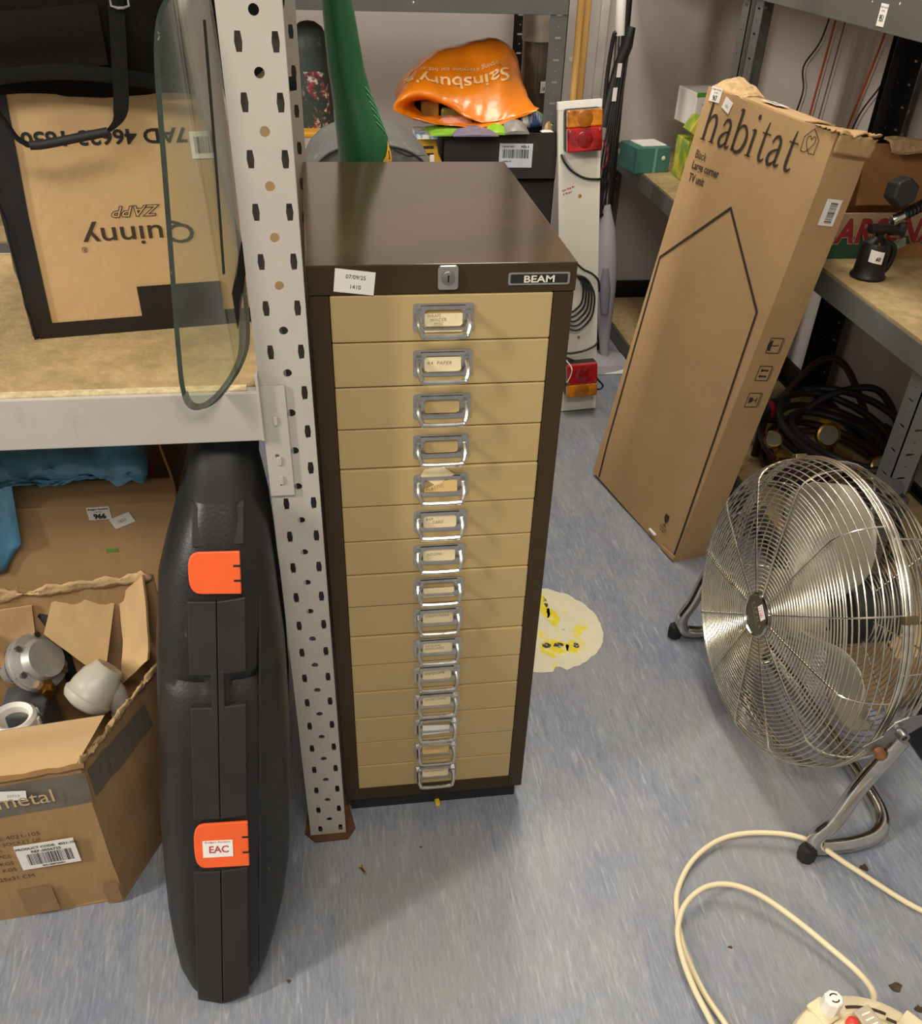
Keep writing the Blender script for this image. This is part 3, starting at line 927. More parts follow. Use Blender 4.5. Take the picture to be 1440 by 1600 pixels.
# denser in z
dense = []
for a, b in zip(rings_, rings_[1:]):
    for t in (0, 0.5): dense.append([p.lerp(q, t) for p, q in zip(a, b)])
dense.append(rings_[-1])
MB().rings(dense[:-8], True, True, True).build('shell', CASEP, cs, smooth=0.7)
NECK_SHADED = mat('case_neck_shaded', '#0e0d0d', 0.6, var=0.1)  # case plastic made darker: the shelf's shade is put into the colour
MB().rings(dense[-9:], True, True, True).build('neck', NECK_SHADED, cs, smooth=0.7)
CASEG = mat('case_rib_plastic', '#262321', 0.40, var=0.15, scale=12, rvar=0.08)


def strip(name, w0, w1, z0, z1, proud, material, parent=cs, n=24):
    R = []
    for i in range(n + 1):
        z = z0 + (z1 - z0) * i / n
        y = interp(yf, z); xc = XC(z)
        f = lambda w: y + case_front(z, w)
        R.append([V((xc + w0, f(w0) - proud, z)), V((xc + w1, f(w1) - proud, z)), V((xc + w1, f(w1) + 0.006, z)), V((xc + w0, f(w0) + 0.006, z))])
    return MB().rings(R, True, True, True).build(name, material, parent, bevel=0.0012)


for z0, z1 in ((0.268, 0.408), (0.448, 0.53)):
    strip('seam_rib', -0.0315, -0.0004, z0, z1, 0.0065, CASEG)
    strip('seam_rib', 0.0004, 0.0315, z0, z1, 0.0065, CASEG)
strip('seam_rib', -0.0325, -0.0004, 0.003, 0.202, 0.007, CASEG)
strip('seam_rib', 0.0004, 0.0325, 0.003, 0.202, 0.007, CASEG)
strip('seam_bar', -0.0075, -0.0004, 0.405, 0.452, 0.0065, CASEG)
strip('seam_bar', 0.0004, 0.0075, 0.405, 0.452, 0.0065, CASEG)
strip('latch_channel', -0.026, 0.030, 0.585, 0.625, 0.004, NECK_SHADED)
strip('latch_recess', -0.026, 0.0335, 0.196, 0.275, 0.004, BLACK)
strip('side_bead', 0.0455, 0.0485, 0.02, 0.52, 0.0012, CASEG, n=40)


def latch(zc, h, w0, w1, lean=0.335):
    y = interp(yf, zc); xc = XC(zc)
    ey = V((0.095, lean, 1)).normalized()
    M = axes((xc, y - 0.0085, zc), (1, 0, -0.095 + 0.03), ey)
    P = [(w1, -h / 2 + 0.001), (w1, h / 2)]
    for i in range(15):
        a = PI * (0.5 + i / 14)
        c, s = math.cos(a), math.sin(a)
        P.append((w0 + 0.014 - 0.014 * abs(c) ** 0.8, (h / 2 - 0.001) * math.copysign(abs(s) ** 0.62, s)))
    lt = MB().prism(P, 0.0045, M @ Matrix.Translation((0, 0, -0.0045))).build('latch', ORANGE, cs, bevel=0.0012, label='orange plastic latch')
    for s in (-1, 1):
        MB().box((w1 - 0.0075, s * h * 0.17 - 0.0012, -0.001), (w1 + 0.0004, s * h * 0.17 + 0.0012, 0.0004), M).build('slot', INK, lt)
    return lt, M


latch(0.563, 0.050, -0.029, 0.0265)
lt, M = latch(0.2365, 0.064, -0.031, 0.0335)
sticker(lt, M @ Matrix.Translation((-0.003, -0.0035, 0.0002)), 0.0355, 0.0235, [], name='seller_label', label='white paper label reading EAC')
ms = []
for t, u, v, s, k in (('Rodgers Auctions', 0, 0.0085, 0.0042, {}), ('EAC', 0.001, -0.0052, 0.0135, dict(bold=0.0003, sx=0.95))):
    a = text_mesh(t, s, 'CENTER', **k); a.transform(M @ Matrix.Translation((-0.003 + u, -0.0035 + v, 0.0009))); ms.append(a)
link('printing', join(ms), REDINK, lt)

# ================================================================== cartons under the shelf
c9 = root('cardboard_carton', (-0.40, 0.30, 0), 'large open carton with a 966 lot label under the shelf', 'box')
mb = MB().box((-0.62, 0.150, 0), (-0.195, 0.154, 0.500)).box((-0.62, 0.41, 0), (-0.195, 0.414, 0.5)).box((-0.62, 0.154, 0), (-0.616, 0.41, 0.5)).box((-0.199, 0.154, 0), (-0.195, 0.41, 0.5)).box((-0.62, 0.154, 0), (-0.195, 0.41, 0.004))
mb.build('carton_body', CARD, c9)
def flap(pts, t, name, parent, material=CARD, sub=8, bend=0.004, seed=0.0):
    """bent cardboard flap: bilinear patch of four corners with thickness and a slight warp"""
    a, b, c, d = [V(p) for p in pts]
    nrm = (b - a).cross(d - a).normalized()
    def fn(i, j):
        p = a.lerp(b, i).lerp(d.lerp(c, i), j)
        return p + nrm * bend * (noise.noise(V((i * 3 + seed, j * 3, seed))) + math.sin(j * PI))
    top = [[fn(i / sub, j / sub) for j in range(sub + 1)] for i in range(sub + 1)]
    mb = MB()
    mb.rings(top, closed=False); mb.rings([[p - nrm * t for p in r] for r in top], closed=False)
    edge = [top[i][0] for i in range(sub + 1)] + [top[sub][j] for j in range(1, sub + 1)] + [top[i][sub] for i in range(sub - 1, -1, -1)] + [top[0][j] for j in range(sub - 1, 0, -1)]
    mb.rings([edge, [p - nrm * t for p in edge]])
    return mb.build(name, material, parent, smooth=0.6)


flap([(-0.62, 0.1495, 0.500), (-0.197, 0.1495, 0.500), (-0.199, 0.185, 0.516), (-0.62, 0.185, 0.520)], 0.003, 'front_flap', c9, CARD, bend=0.003)
flap([(-0.196, 0.152, 0.503), (-0.196, 0.410, 0.503), (-0.170, 0.42, 0.64), (-0.225, 0.175, 0.66)], 0.003, 'side_flap', c9, CARDB, bend=0.004, seed=2)
M = axes((-0.300, 0.1498, 0.487), (1, 0, 0.03), (-0.03, 0, 1))
sticker(c9, M, 0.0295, 0.0195, [('Rodgers Auctions', 0, 0.0055, 0.0036, dict(bold=0.0001)), ('Lot No.', 0, 0.0015, 0.0030), ('966', 0, -0.0080, 0.0105, dict(bold=0.0005))], name='lot_label', label='white lot label reading 966')
M = axes((-0.2725, 0.1496, 0.474), (0.93, 0, 0.37), (-0.37, 0, 0.93))
sticker(c9, M, 0.030, 0.0165, [('1651', 0, -0.002, 0.0065)], ink=PENCIL, name='paper_tag', label='small tilted paper tag')
MB().box((-0.303, 0.1490, 0.424), (-0.288, 0.1499, 0.430)).build('green_tape', mat('green_tape', '#6f9a3c', 0.5), c9)
link('faint_print', dashes(axes((-0.385, 0.176, 0.5205), (1, 0, 0), (0, 0.9, 0.4)), 0, 0, 0.075, 0.0075, 3, 0.001), INKB, c9)

bp_ = mat('blue_polythene', '#5d9ab8', 0.25, var=0.16, scale=16, bump=0.35, bscale=30, coat=0.3)
def bluesheet(i, j):
    x = -0.64 + 0.405 * i
    t = j
    front = 0.5 * (1 + math.tanh((0.665 - i) * 10))      # the left part hangs over the front
    y = 0.40 - 0.225 * min(1, t * 1.35) - (0.030 * front * max(0, t - 0.70) / 0.3)
    z = 0.545 + 0.075 * math.sin(min(1, t * 1.15) * PI) * (1 - 0.45 * i) - 0.030 * i * t - front * (0.105 + 0.05 * noise.noise(V((i * 13, 0.5, 2.0)))) * max(0, (t - 0.72) / 0.28) ** 1.2 - 0.02 * t
    z = max(z, 0.525 if y > 0.150 else 0.40)
    if y < 0.150: y = min(y, 0.1465)
    n_ = noise.noise(V((i * 9, j * 7, 1.3))) * 0.016 + (0.4 - abs(noise.noise(V((i * 15, j * 12, 4.3))))) * 0.016 + noise.noise(V((i * 34, j * 27, 7.3))) * 0.004
    return V((x + n_ * 0.5, y - abs(n_) * 0.7, z + (n_ if y > 0.15 else n_ * 0.8)))
o = grid_sheet(bluesheet, 46, 36).build('plastic_bag', bp_, smooth=0.9)
sm = o.modifiers.new('thickness', 'SOLIDIFY'); sm.thickness = 0.0012; sm.offset = 1
tag(o, 'crumpled translucent blue plastic bag spilling over the 966 carton', 'bag')

# --- torn carton with metal fittings
CARDM = mat('cardboard_shaded', '#a17f55', 0.85, var=0.12, scale=7, bump=0.15, bscale=120, stretch=(1, 1, 0.4))  # kraft card darkened, under-shelf shading painted into its colour
mB = V((-0.324, -0.115, 0)); ma = 0.0896
me_ = V((math.cos(ma), math.sin(ma), 0)); ms_ = V((0.40, 0.916, 0)).normalized()
mt = root('cardboard_carton', mB - me_ * 0.15 + ms_ * 0.1, 'torn open carton with a grey metal band of print on the floor', 'box')
BX = lambda u, d, z: mB + me_ * u + ms_ * d + V((0, 0, z))
W_, D_ = -0.34, 0.225


def wall(p00, p10, z00, z10, nrm, name, rag=0.0, seed=0, bulge=0.0, t=0.004, n=28, m=14, material=CARDM, corner=0.0):
    """carton wall from p00 to p10 with ragged top"""
    p00, p10 = V(p00), V(p10); nrm = V(nrm).normalized()
    def fn(i, j):
        zt = z00 + (z10 - z00) * i + rag * noise.noise(V((i * 9, seed, 0))) + rag * 0.6 * noise.noise(V((i * 27, seed, 3)))
        p = p00.lerp(p10, i)
        b = bulge * math.sin(i * PI) * math.sin(j * PI * 0.9) + 0.0022 * noise.noise(V((i * 4, j * 4, seed + 5)))
        return p + V((0, 0, zt * j)) + nrm * b
    g = [[fn(i / n, j / m) for j in range(m + 1)] for i in range(n + 1)]
    mb = MB(); mb.rings(g, closed=False); mb.rings([[p - nrm * t for p in r] for r in g], closed=False)
    mb.rings([[r[-1] for r in g], [r[-1] - nrm * t for r in g]], closed=False)
    for r in (g[0], g[-1]): mb.rings([r, [p - nrm * t for p in r]], closed=False)
    return mb.build(name, material, mt, smooth=0.6), fn


nf_ = V((me_.y, -me_.x, 0)); nr_ = V((ms_.y, -ms_.x, 0))
wf, FF = wall(BX(W_, 0, 0), BX(0, 0, 0), 0.268, 0.284, nf_, 'front_panel', 0.0, 1, 0.004)
wr, FR_ = wall(BX(0, 0, 0), BX(0, D_, 0), 0.284, 0.292, nr_, 'side_panel', 0.012, 2, 0.010)
wb, _ = wall(BX(W_, D_, 0), BX(0, D_, 0), 0.415, 0.425, -nf_, 'rear_panel', 0.010, 3, 0.0, material=CARDM)
wl, _ = wall(BX(W_, 0, 0), BX(W_, D_, 0), 0.28, 0.28, -nr_, 'side_panel', 0.006, 4, 0.0)
MB().prism([tuple(BX(W_, 0, 0).xy), tuple(BX(0, 0, 0).xy), tuple(BX(0, D_, 0).xy), tuple(BX(W_, D_, 0).xy)], 0.004, Matrix.Translation((0, 0, 0.0005))).build('base_panel', CARDM, mt)
# crumpled torn edges and the clear tape left on them
mb = MB(); P = [BX(-0.34 + 0.345 * i / 24, 0.002, 0.268 + 0.016 * i / 24) + V((0, -0.002 + 0.003 * noise.noise(V((i * .7, 0, 0))), 0.003 * noise.noise(V((i * .9, 5, 0))))) for i in range(25)]
mb.tube(P, [0.0045 + 0.0025 * noise.noise(V((i * 1.3, 2, 0))) for i in range(25)], 7)
mb.build('taped_crease', TAPE, mt, smooth=0.5)
def ragged(name, P, up, side, h, material, seed, amp=0.004):
    """crumpled torn strip of card following the path P"""
    n = len(P); P = [V(p) for p in P]; up = V(up); side = V(side)
    def nz_(i, j, k): return (noise.noise(V((i * 0.21 + seed, j * 0.7, k * 3.1 + seed))) + 0.5 * noise.noise(V((i * 0.83 + seed, j * 1.3, k * 1.7))))
    hh = [h * (0.55 + 1.1 * noise.noise(V((i * 0.17, seed, 0))) + 0.45 * noise.noise(V((i * 0.61, seed, 2)))) for i in range(n)]
    g = [[P[i] + up * (hh[i] * (j / 3 - 0.35)) + side * (amp * nz_(i, j, 1) * 1.4) + up * (amp * 0.6 * nz_(i, j, 2)) for j in range(4)] for i in range(n)]
    mb = MB(); mb.rings(g, closed=False)
    o = mb.build(name, material, mt, smooth=0.5)
    so = o.modifiers.new('thickness', 'SOLIDIFY'); so.thickness = 0.0032
    return o
CARDT = mat('torn_kraft', '#bf9f72', 0.95, var=0.16, scale=40, bump=0.3, bscale=150)
ragged('torn_edge', [BX(0.001, D_ * i / 60, 0.287 + 0.006 * i / 60) for i in range(61)], (0.05, 0, 1), nr_, 0.018, CARDT, 1.7, 0.0028)
ragged('torn_edge', [BX(W_ - W_ * i / 60, D_ - 0.005, 0.413 + 0.01 * i / 60) for i in range(61)], (0, -0.1, 1), nf_, 0.022, CARDT, 3.1, 0.0030)
flap([BX(W_, 0.001, 0.270), BX(-0.004, 0.001, 0.286), BX(0.022, 0.034, 0.336), BX(W_, 0.040, 0.322)], 0.004, 'front_flap', mt, CARD2, bend=-0.004, seed=1)
flap([(-0.362, 0.082, 0.412), (-0.291, 0.085, 0.385), (-0.318, 0.045, 0.285), (-0.383, 0.060, 0.360)], 0.004, 'torn_flap', mt, CARD2, bend=0.003, seed=3)
flap([(-0.282, 0.088, 0.392), (-0.243, 0.080, 0.432), (-0.252, 0.040, 0.318), (-0.296, 0.045, 0.272)], 0.004, 'torn_flap', mt, CARD2, bend=0.004, seed=6)
flap([BX(-0.25, D_ - 0.006, 0.395), BX(-0.155, D_ - 0.006, 0.40), BX(-0.165, D_ - 0.012, 0.315), BX(-0.25, D_ - 0.012, 0.30)], 0.004, 'torn_flap', mt, CARD, bend=0.002, seed=9)
# print on the front
GBAND = mat('grey_print', '#6b6357', 0.8, var=0.12, scale=30)
def on_front(u, z): return FF((u - W_) / (-W_), z / (0.268 + 0.016 * (u - W_) / (-W_)))
mb = MB()
n_ = 16
mb.rings([[on_front(-0.30 + 0.302 * i / n_, 0.2155) + nf_ * 0.0006 for i in range(n_ + 1)], [on_front(-0.30 + 0.303 * i / n_, 0.246) + nf_ * 0.0006 for i in range(n_ + 1)], [on_front(-0.30 + 0.304 * i / n_, 0.270 + 0.004 * i / n_ - 0.003) + nf_ * 0.0006 for i in range(n_ + 1)]], closed=False)
mb.build('printed_band', GBAND, wf)
mb = MB()
def on_side(d, z): return FR_(d / D_, z / (0.284 + 0.008 * d / D_))
mb.rings([[on_side(0.008 + 0.13 * i / 8, 0.218 + 0.01 * i / 8) + nr_ * 0.0012 for i in range(9)], [on_side(0.008 + 0.13 * i / 8, 0.268) + nr_ * 0.0012 for i in range(9)]], closed=False)
mb.build('printed_band', GBAND, wr)
PB = mB + nf_ * 0.0052
write(wf, [('metal', -0.1075, 0.2325, 0.034, dict(sx=0.92))], PB, me_, (0, 0, 1), mat('pale_print', '#c3a87b', 0.8), name='brand_print')
write(wf, [('CODE: 4021-105', -0.0712, 0.1735, 0.0105, dict(ax='RIGHT', sx=1.05)), ('SWITCHED SOCKET DP', -0.0730, 0.1615, 0.0090, dict(ax='RIGHT', sx=1.0)),
           ('NO:', -0.1240, 0.1505, 0.0085, dict(ax='RIGHT')), ('50 PCS', -0.1165, 0.1375, 0.0095, dict(ax='RIGHT')), ('7 KGS', -0.1165, 0.1230, 0.0095, dict(ax='RIGHT')), ('6.5 KGS', -0.1165, 0.1095, 0.0095, dict(ax='RIGHT')), ('35x25x31 CM', -0.0985, 0.0905, 0.0105, dict(ax='RIGHT'))], PB, me_, (0, 0, 1), INKB, name='shipping_print')
M = axes(PB + me_ * -0.0725 + V((0, 0, 0.1325)), me_, (0, 0, 1))
sticker(wf, M, 0.074, 0.050, [], name='product_label', label='white product label with a barcode')
ms = []
for t, u, v, s in (('PRODUCT CODE:  4021-105', 0.002, 0.0155, 0.0062), ('REF.:0056725', 0.000, 0.0078, 0.0068), ('5021458723051', 0.003, -0.0225, 0.0045)):
    a = text_mesh(t, s, 'CENTER', bold=0.00015); a.transform(M @ Matrix.Translation((u, v, 0.0008))); ms.append(a)
b = MB(); bars(b, M, -0.026, -0.017, 0.056, 0.023, 34, off=0.0008); ms.append(b.mesh(fix=False))
link('printing', join(ms), INK, wf)
M = axes(PB + me_ * -0.0905 + V((0, 0, 0.2545)), me_ * 0.985 + V((0, 0, -0.17)), V((0, 0, 0.985)) + me_ * 0.17)
sticker(wf, M, 0.042, 0.0165, [('22713', 0.006, -0.002, 0.006)], ink=PENCIL, name='paper_tag')
mb = MB().box((-0.0215, -0.028, 0), (0.0215, 0.028, 0.0004), axes(PB + me_ * -0.106 + V((0, 0, 0.0375)), me_, (0, 0, 1))); mb.build('tape_patch', TAPE, wf)
mb = MB().box((-0.010, -0.022, 0), (0.010, 0.022, 0.0004), axes(PB + me_ * -0.011 + V((0, 0, 0.026)), me_, (0, 0, 1))); mb.build('tape_patch', TAPE, wf)

# --- fittings in the carton
rg = root('gas_regulator', (-0.40, 0.035, 0.15), 'silver gas regulator with brass fitting inside the torn carton', 'regulator')
ax_ = V((0.62, -0.30, 0.45)).normalized()
REGM = mat('cast_alloy', '#a9a7a2', 0.42, 0.45, var=0.15, scale=30)
M = zaxis((-0.428, 0.062, 0.300), ax_)
MB().lathe([(0.0, -0.02), (0.020, -0.02), (0.022, 0.0), (0.026, 0.004), (0.026, 0.026), (0.040, 0.030), (0.040, 0.036), (0.036, 0.038), (0.040, 0.040), (0.040, 0.046), (0.030, 0.050), (0.026, 0.062), (0.0, 0.064)], 28, M).build('body', REGM, rg, smooth=0.6)
for k in range(6):
    a = k * PI / 3
    MB().lathe([(0.0, 0.024), (0.0045, 0.024), (0.0045, 0.052), (0.0, 0.052)], 6, M @ Matrix.Translation((0.035 * math.cos(a), 0.035 * math.sin(a), 0))).build('bolt', DULLM, rg)
MB().lathe([(0.0, 0.0), (0.015, 0.0), (0.015, 0.006), (0.012, 0.008), (0.0, 0.008)], 20, zaxis((-0.405, 0.047, 0.329), (0.1, -0.55, 0.8))).build('inspection_cap', REGM, rg, smooth=0.6)
MB().lathe([(0.0, 0.0), (0.010, 0.0), (0.010, 0.001), (0.0, 0.001)], 16, zaxis((-0.4042, 0.0426, 0.3357), (0.1, -0.55, 0.8))).build('red_mark', mat('red_enamel', '#8a3a34', 0.5, var=0.4, scale=120), rg)
MB().lathe([(0.0, 0.0), (0.008, 0.0), (0.008, 0.012), (0.0105, 0.012), (0.0105, 0.022), (0.007, 0.022), (0.007, 0.032), (0.0, 0.032)], 6, zaxis((-0.388, 0.028, 0.302), (0.25, -0.75, 0.1))).build('brass_fitting', BRASS, rg)
MB().box((-0.455, 0.0, 0.15), (-0.395, 0.062, 0.268)).build('bracket', mat('grey_metal_plate', '#77777a', 0.4, 0.6), rg, bevel=0.003)
hs = smooth_path([(-0.475, -0.03, 0.290), (-0.475, 0.0, 0.305), (-0.465, 0.040, 0.345), (-0.44, 0.080, 0.375), (-0.405, 0.088, 0.385), (-0.375, 0.075, 0.36), (-0.37, 0.07, 0.25)], 8)
ho = root('rubber_hose', (-0.42, 0.03, 0.15), 'black rubber hose with a brass end curling inside the torn carton', 'hose')
MB().tube(hs, 0.0085, 10).build('hose', RUBBER, ho, smooth=0.8)
MB().lathe([(0.0, 0), (0.010, 0), (0.010, 0.02), (0.0, 0.02)], 10, zaxis(hs[0] + V((0, 0.004, 0.0)), (0, -1, -0.35))).build('brass_end', BRASS, ho, smooth=0.5)
MB().tube([hs[30] + (hs[31] - hs[30]) * t for t in (-1.5, 0, 1.5, 3)], 0.0098, 10).build('printed_tag', PAPER, ho, smooth=0.6)
PVC = mat('grey_white_plastic', '#b9b3a6', 0.38, var=0.05, scale=12)
bt = root('plastic_trap', (-0.31, 0.015, 0.16), 'grey white plastic bottle trap inside the torn carton', 'bottle')
M = zaxis((-0.336, 0.006, 0.284), (0.55, 0.42, 0.55)) @ Matrix.Scale(0.86, 4)
MB().lathe([(0.0, -0.014), (0.022, -0.014), (0.034, -0.008), (0.038, 0.0), (0.039, 0.006), (0.036, 0.010), (0.036, 0.020), (0.032, 0.042), (0.026, 0.052), (0.024, 0.060), (0.021, 0.063), (0.0, 0.062)], 30, M).build('bowl', PVC, bt, smooth=0.7)
MB().tube(smooth_path([(-0.318, 0.026, 0.298), (-0.306, 0.020, 0.290), (-0.297, 0.012, 0.270), (-0.295, 0.010, 0.16)], 5), 0.0150, 16).build('outlet', mat('grey_plastic', '#96928a', 0.45), bt, smooth=0.7)
jr = root('plastic_ring', (-0.42, -0.03, 0.16), 'white plastic threaded ring at the front of the torn carton', 'ring')
MB().lathe([(0.020, -0.09), (0.030, -0.09), (0.030, 0.0), (0.026, 0.004), (0.020, 0.0), (0.020, -0.09)], 28, Matrix.Translation((-0.428, -0.012, 0.278))).build('ring', PAPER, jr, smooth=0.6)
for a in range(10):
    MB().box((0.029, -0.003, -0.08), (0.0325, 0.003, -0.004), Matrix.Translation((-0.428, -0.012, 0.278)) @ Matrix.Rotation(a * PI / 5, 4, 'Z')).build('grip', PAPER, jr)


# ================================================================== behind the cabinet
# green garden blower standing on its nozzle
gb = root('leaf_blower', (0.075, 0.52, 0), 'green plastic garden blower standing upright behind the cabinet', 'garden tool')
prof = [(0.50, 0.046, 0.055), (0.70, 0.044, 0.052), (0.79, 0.042, 0.048), (0.84, 0.0390, 0.044), (0.87, 0.0360, 0.040), (0.90, 0.0310, 0.034), (0.925, 0.0275, 0.029), (0.955, 0.0250, 0.026), (1.00, 0.0225, 0.023), (1.04, 0.0200, 0.0205), (1.12, 0.0185, 0.019), (1.24, 0.018, 0.0185)]
cx = lambda z: 0.078 - 0.105 * max(0, z - 0.85) + (0.012 if z < 0.85 else 0.012 * max(0, 1 - (z - 0.85) / 0.1))
R = [[V((cx(z) + a * math.cos(t), 0.525 + b * math.sin(t), z)) for t in [2 * PI * k / 28 for k in range(28)]] for z, a, b in prof]
R2 = []
for a, b in zip(R, R[1:]):
    for t in (0, .33, .66): R2.append([p.lerp(q, t) for p, q in zip(a, b)])
R2.append(R[-1])
MB().rings(R2, True, True, True).build('body', GREENP, gb, smooth=0.9)
MB().lathe([(0.038, 0.0), (0.042, 0.0), (0.046, 0.50), (0.038, 0.50)], 28, Matrix.Translation((0.090, 0.525, 0))).build('nozzle', BLACK, gb, smooth=0.6)
sl = MB()
sl.tube([V((cx(z) - 0.010, 0.525 - interp([(q[0], q[2]) for q in prof], z) * 0.945, z)) for z in [0.80 + 0.02 * k for k in range(20)]], 0.0006, 5)
sl.build('seam', mat('dark_green_seam', '#0f3d20', 0.5), gb)
LG = mat('light_green_plastic', '#5fae7c', 0.35)
for k in range(6):
    zc = 0.876 + 0.0085 * k
    pts = []
    for t in range(7):
        an = -1.15 + t * 0.16
        z = zc + 0.016 - t * 0.0052
        a_, b_ = interp([(q[0], q[1]) for q in prof], z), interp([(q[0], q[2]) for q in prof], z)
        pts.append(V((cx(z) + (a_ + 0.0003) * math.cos(an + 0.45), 0.525 + (b_ + 0.0003) * math.sin(an + 0.45), z)))
    MB().tube(pts, 0.0011, 6).build('vent_rib', LG, gb, smooth=0.8)
YB = mat('yellow_sticker', '#e0a52a', 0.45, var=0.1)
def stk(i, j):
    an = -0.95 + i * 0.62; z = 0.8400 + j * (0.004 + 0.022 * i)
    return V((cx(z) + (interp([(q[0], q[1]) for q in prof], z) + 0.0008) * math.cos(an), 0.525 + (interp([(q[0], q[2]) for q in prof], z) + 0.0008) * math.sin(an), z))
grid_sheet(stk, 10, 4).build('warning_sticker', YB, gb, smooth=0.9)
MB().tube([stk(0.6, 0.25), stk(0.7, 0.75)], 0.0012, 5).build('warning_mark', INK, gb)
# white wedge tip at the very top of the neck
MB().lathe([(0.0182, 0), (0.0200, 0.004), (0.0200, 0.016), (0.0182, 0.02)], 24, Matrix.Translation((cx(1.035) + 0.0, 0.525, 1.030))).build('collar', mat('pale_green_plastic', '#4e9a68', 0.4), gb, smooth=0.6)

# dusty grey moulded bin with a domed lid
DUSTG = dust_or_glint(mat('dusty_grey_plastic', '#5d5d59', 0.7, var=0.12, scale=9), '#a5a39b', 40, 0.55, 0.85, (1, 1, 1), 0.6)
db = root('domed_bin', (0.135, 1.0, 0), 'dusty grey plastic bin with a domed lid standing behind the green blower', 'bin')
def dome_rings(y0, y1, n=5):
    out = []
    for k in range(n + 1):
        y = y0 + (y1 - y0) * k / n
        s = 1 - 0.05 * (k == 0) - 0.02 * (k == n)
        ring = []
        for i in range(33):
            a = PI * i / 32
            c, s_ = math.cos(a), math.sin(a)
            ring.append(V((0.122 + 0.140 * s * math.copysign(abs(c) ** 0.75, c), y, 0.64 + 0.140 * s * abs(s_) ** 0.8)))
        out.append(ring)
    return out
rr_ = dome_rings(0.94, 1.16)
full = [[V((r[0].x, r[0].y, 0.30))] + r + [V((r[-1].x, r[-1].y, 0.30))] for r in rr_]
MB().rings(full, True, True, True).build('lid', DUSTG, db, smooth=0.7)
MB().box((-0.005, 0.95, 0.0), (0.25, 1.15, 0.302)).build('tub', DUSTG, db, bevel=0.01)
MB().tube([p + V((0, -0.002, 0)) for p in dome_rings(0.938, 1.0, 1)[0]], 0.0022, 6).build('rim_trim', BLACK, db, smooth=0.8)
MB().tube(smooth_path([(0.165, 0.9375, 0.765), (0.185, 0.9375, 0.757), (0.192, 0.9375, 0.755), (0.225, 0.9375, 0.756)], 3), 0.0009, 5).build('groove', BLACK, db)
MB().box((0.233, 0.9365, 0.742), (0.241, 0.9392, 0.756), None).build('white_mark', PAPER, db)

# chipped green gas bottle on the back shelf
gcy = dust_or_glint(dust_or_glint(mat('bottle_green_paint', '#33403a', 0.5, var=0.2, scale=14), '#b9b3a8', 30, 0.60, 0.66, (1, 1, 1), 0.35), '#a05a3a', 22, 0.62, 0.70, (1, 1, 1), 0.4)
gc = root('gas_cylinder', (0.035, 1.62, 0.44), 'dark green gas cylinder with chipped red and white paint on the back shelf', 'gas cylinder')
MB().lathe([(0.0, 0.0), (0.042, 0.0), (0.046, 0.012), (0.046, 0.40), (0.043, 0.425), (0.034, 0.445), (0.018, 0.456), (0.0, 0.459)], 32, Matrix.Translation((0.034, 1.62, 0.44)) @ Matrix.Rotation(-0.03, 4, 'Y')).build('body', gcy, gc, smooth=0.9)
RW = dust_or_glint(dust_or_glint(mat('chipped_red_paint', '#8e343a', 0.5, var=0.25, scale=60), '#d5cfc3', 70, 0.50, 0.56), '#33403a', 34, 0.43, 0.49)
def decal(i, j):
    a = -PI / 2 - 0.45 + i * 1.35; z = 0.235 + 0.125 * j
    e = 0.02 * noise.noise(V((i * 4, j * 4, 2)))
    return V((0.034 - 0.03 * z + (0.0466) * math.cos(a + e), 1.62 + 0.0466 * math.sin(a + e), 0.44 + z + e * 0.5 * (1 if j in (0, 1) else 0)))
grid_sheet(decal, 12, 12).build('chipped_decal', RW, gc, smooth=0.9)
# flat carton with yellow edge at the foot of the cylinder
fc = root('flat_carton', (0.035, 1.53, 0.44), 'small pale carton with a yellow lid edge beneath the gas cylinder label', 'box')
MB().box((-0.005, 1.512, 0.4405), (0.085, 1.565, 0.672)).build('carton_body', mat('pale_grey_card', '#b9b4a8', 0.8), fc, bevel=0.002)
MB().box((-0.006, 1.510, 0.672), (0.086, 1.566, 0.682)).build('lid', YB, fc, bevel=0.002)
b = MB(); bars(b, axes((0.005, 1.5115, 0.645), (1, 0, 0), (0, 0, 1)), 0, 0, 0.06, 0.016, 16); b.build('barcode', INK, fc)

# yellow plastic battery pack / block
yp = root('yellow_block', (0.30, 1.545, 0.44), 'yellow slotted plastic block beside the dusty bin', 'container')
YEL = mat('yellow_plastic_block', '#dca72c', 0.5, var=0.08, scale=20)
M = axes((0.262, 1.42, 0.44), (1, 0.05, 0), (0, 1, 0))
MB().prism([(0.0, 0.0), (0.066, 0.0), (0.066, 0.175), (0.056, 0.195), (0.050, 0.228), (0.0, 0.234)], 0.07, axes((0.266, 1.51, 0.4402), (1, 0, 0), (0, 0, 1)) @ Matrix.Translation((0, 0, -0.07))).build('block_body', YEL, yp, bevel=0.003)
for k in range(4):
    MB().box((0.276, 1.5085, 0.600 + 0.016 * k), (0.308, 1.5097, 0.606 + 0.016 * k)).build('slot', INKB, yp)
MB().box((0.3155, 1.5080, 0.594), (0.3295, 1.5098, 0.616)).build('opening', INK, yp)
bx = MB().box((0.262, 1.480, 0.6750), (0.314, 1.575, 0.6840)); bx.build('blue_carton_lid', mat('blue_white_print', '#7fb0d8', 0.6, hex2='#e9e4d8', var=0.1, scale=35, lo=0.45, hi=0.5), yp)

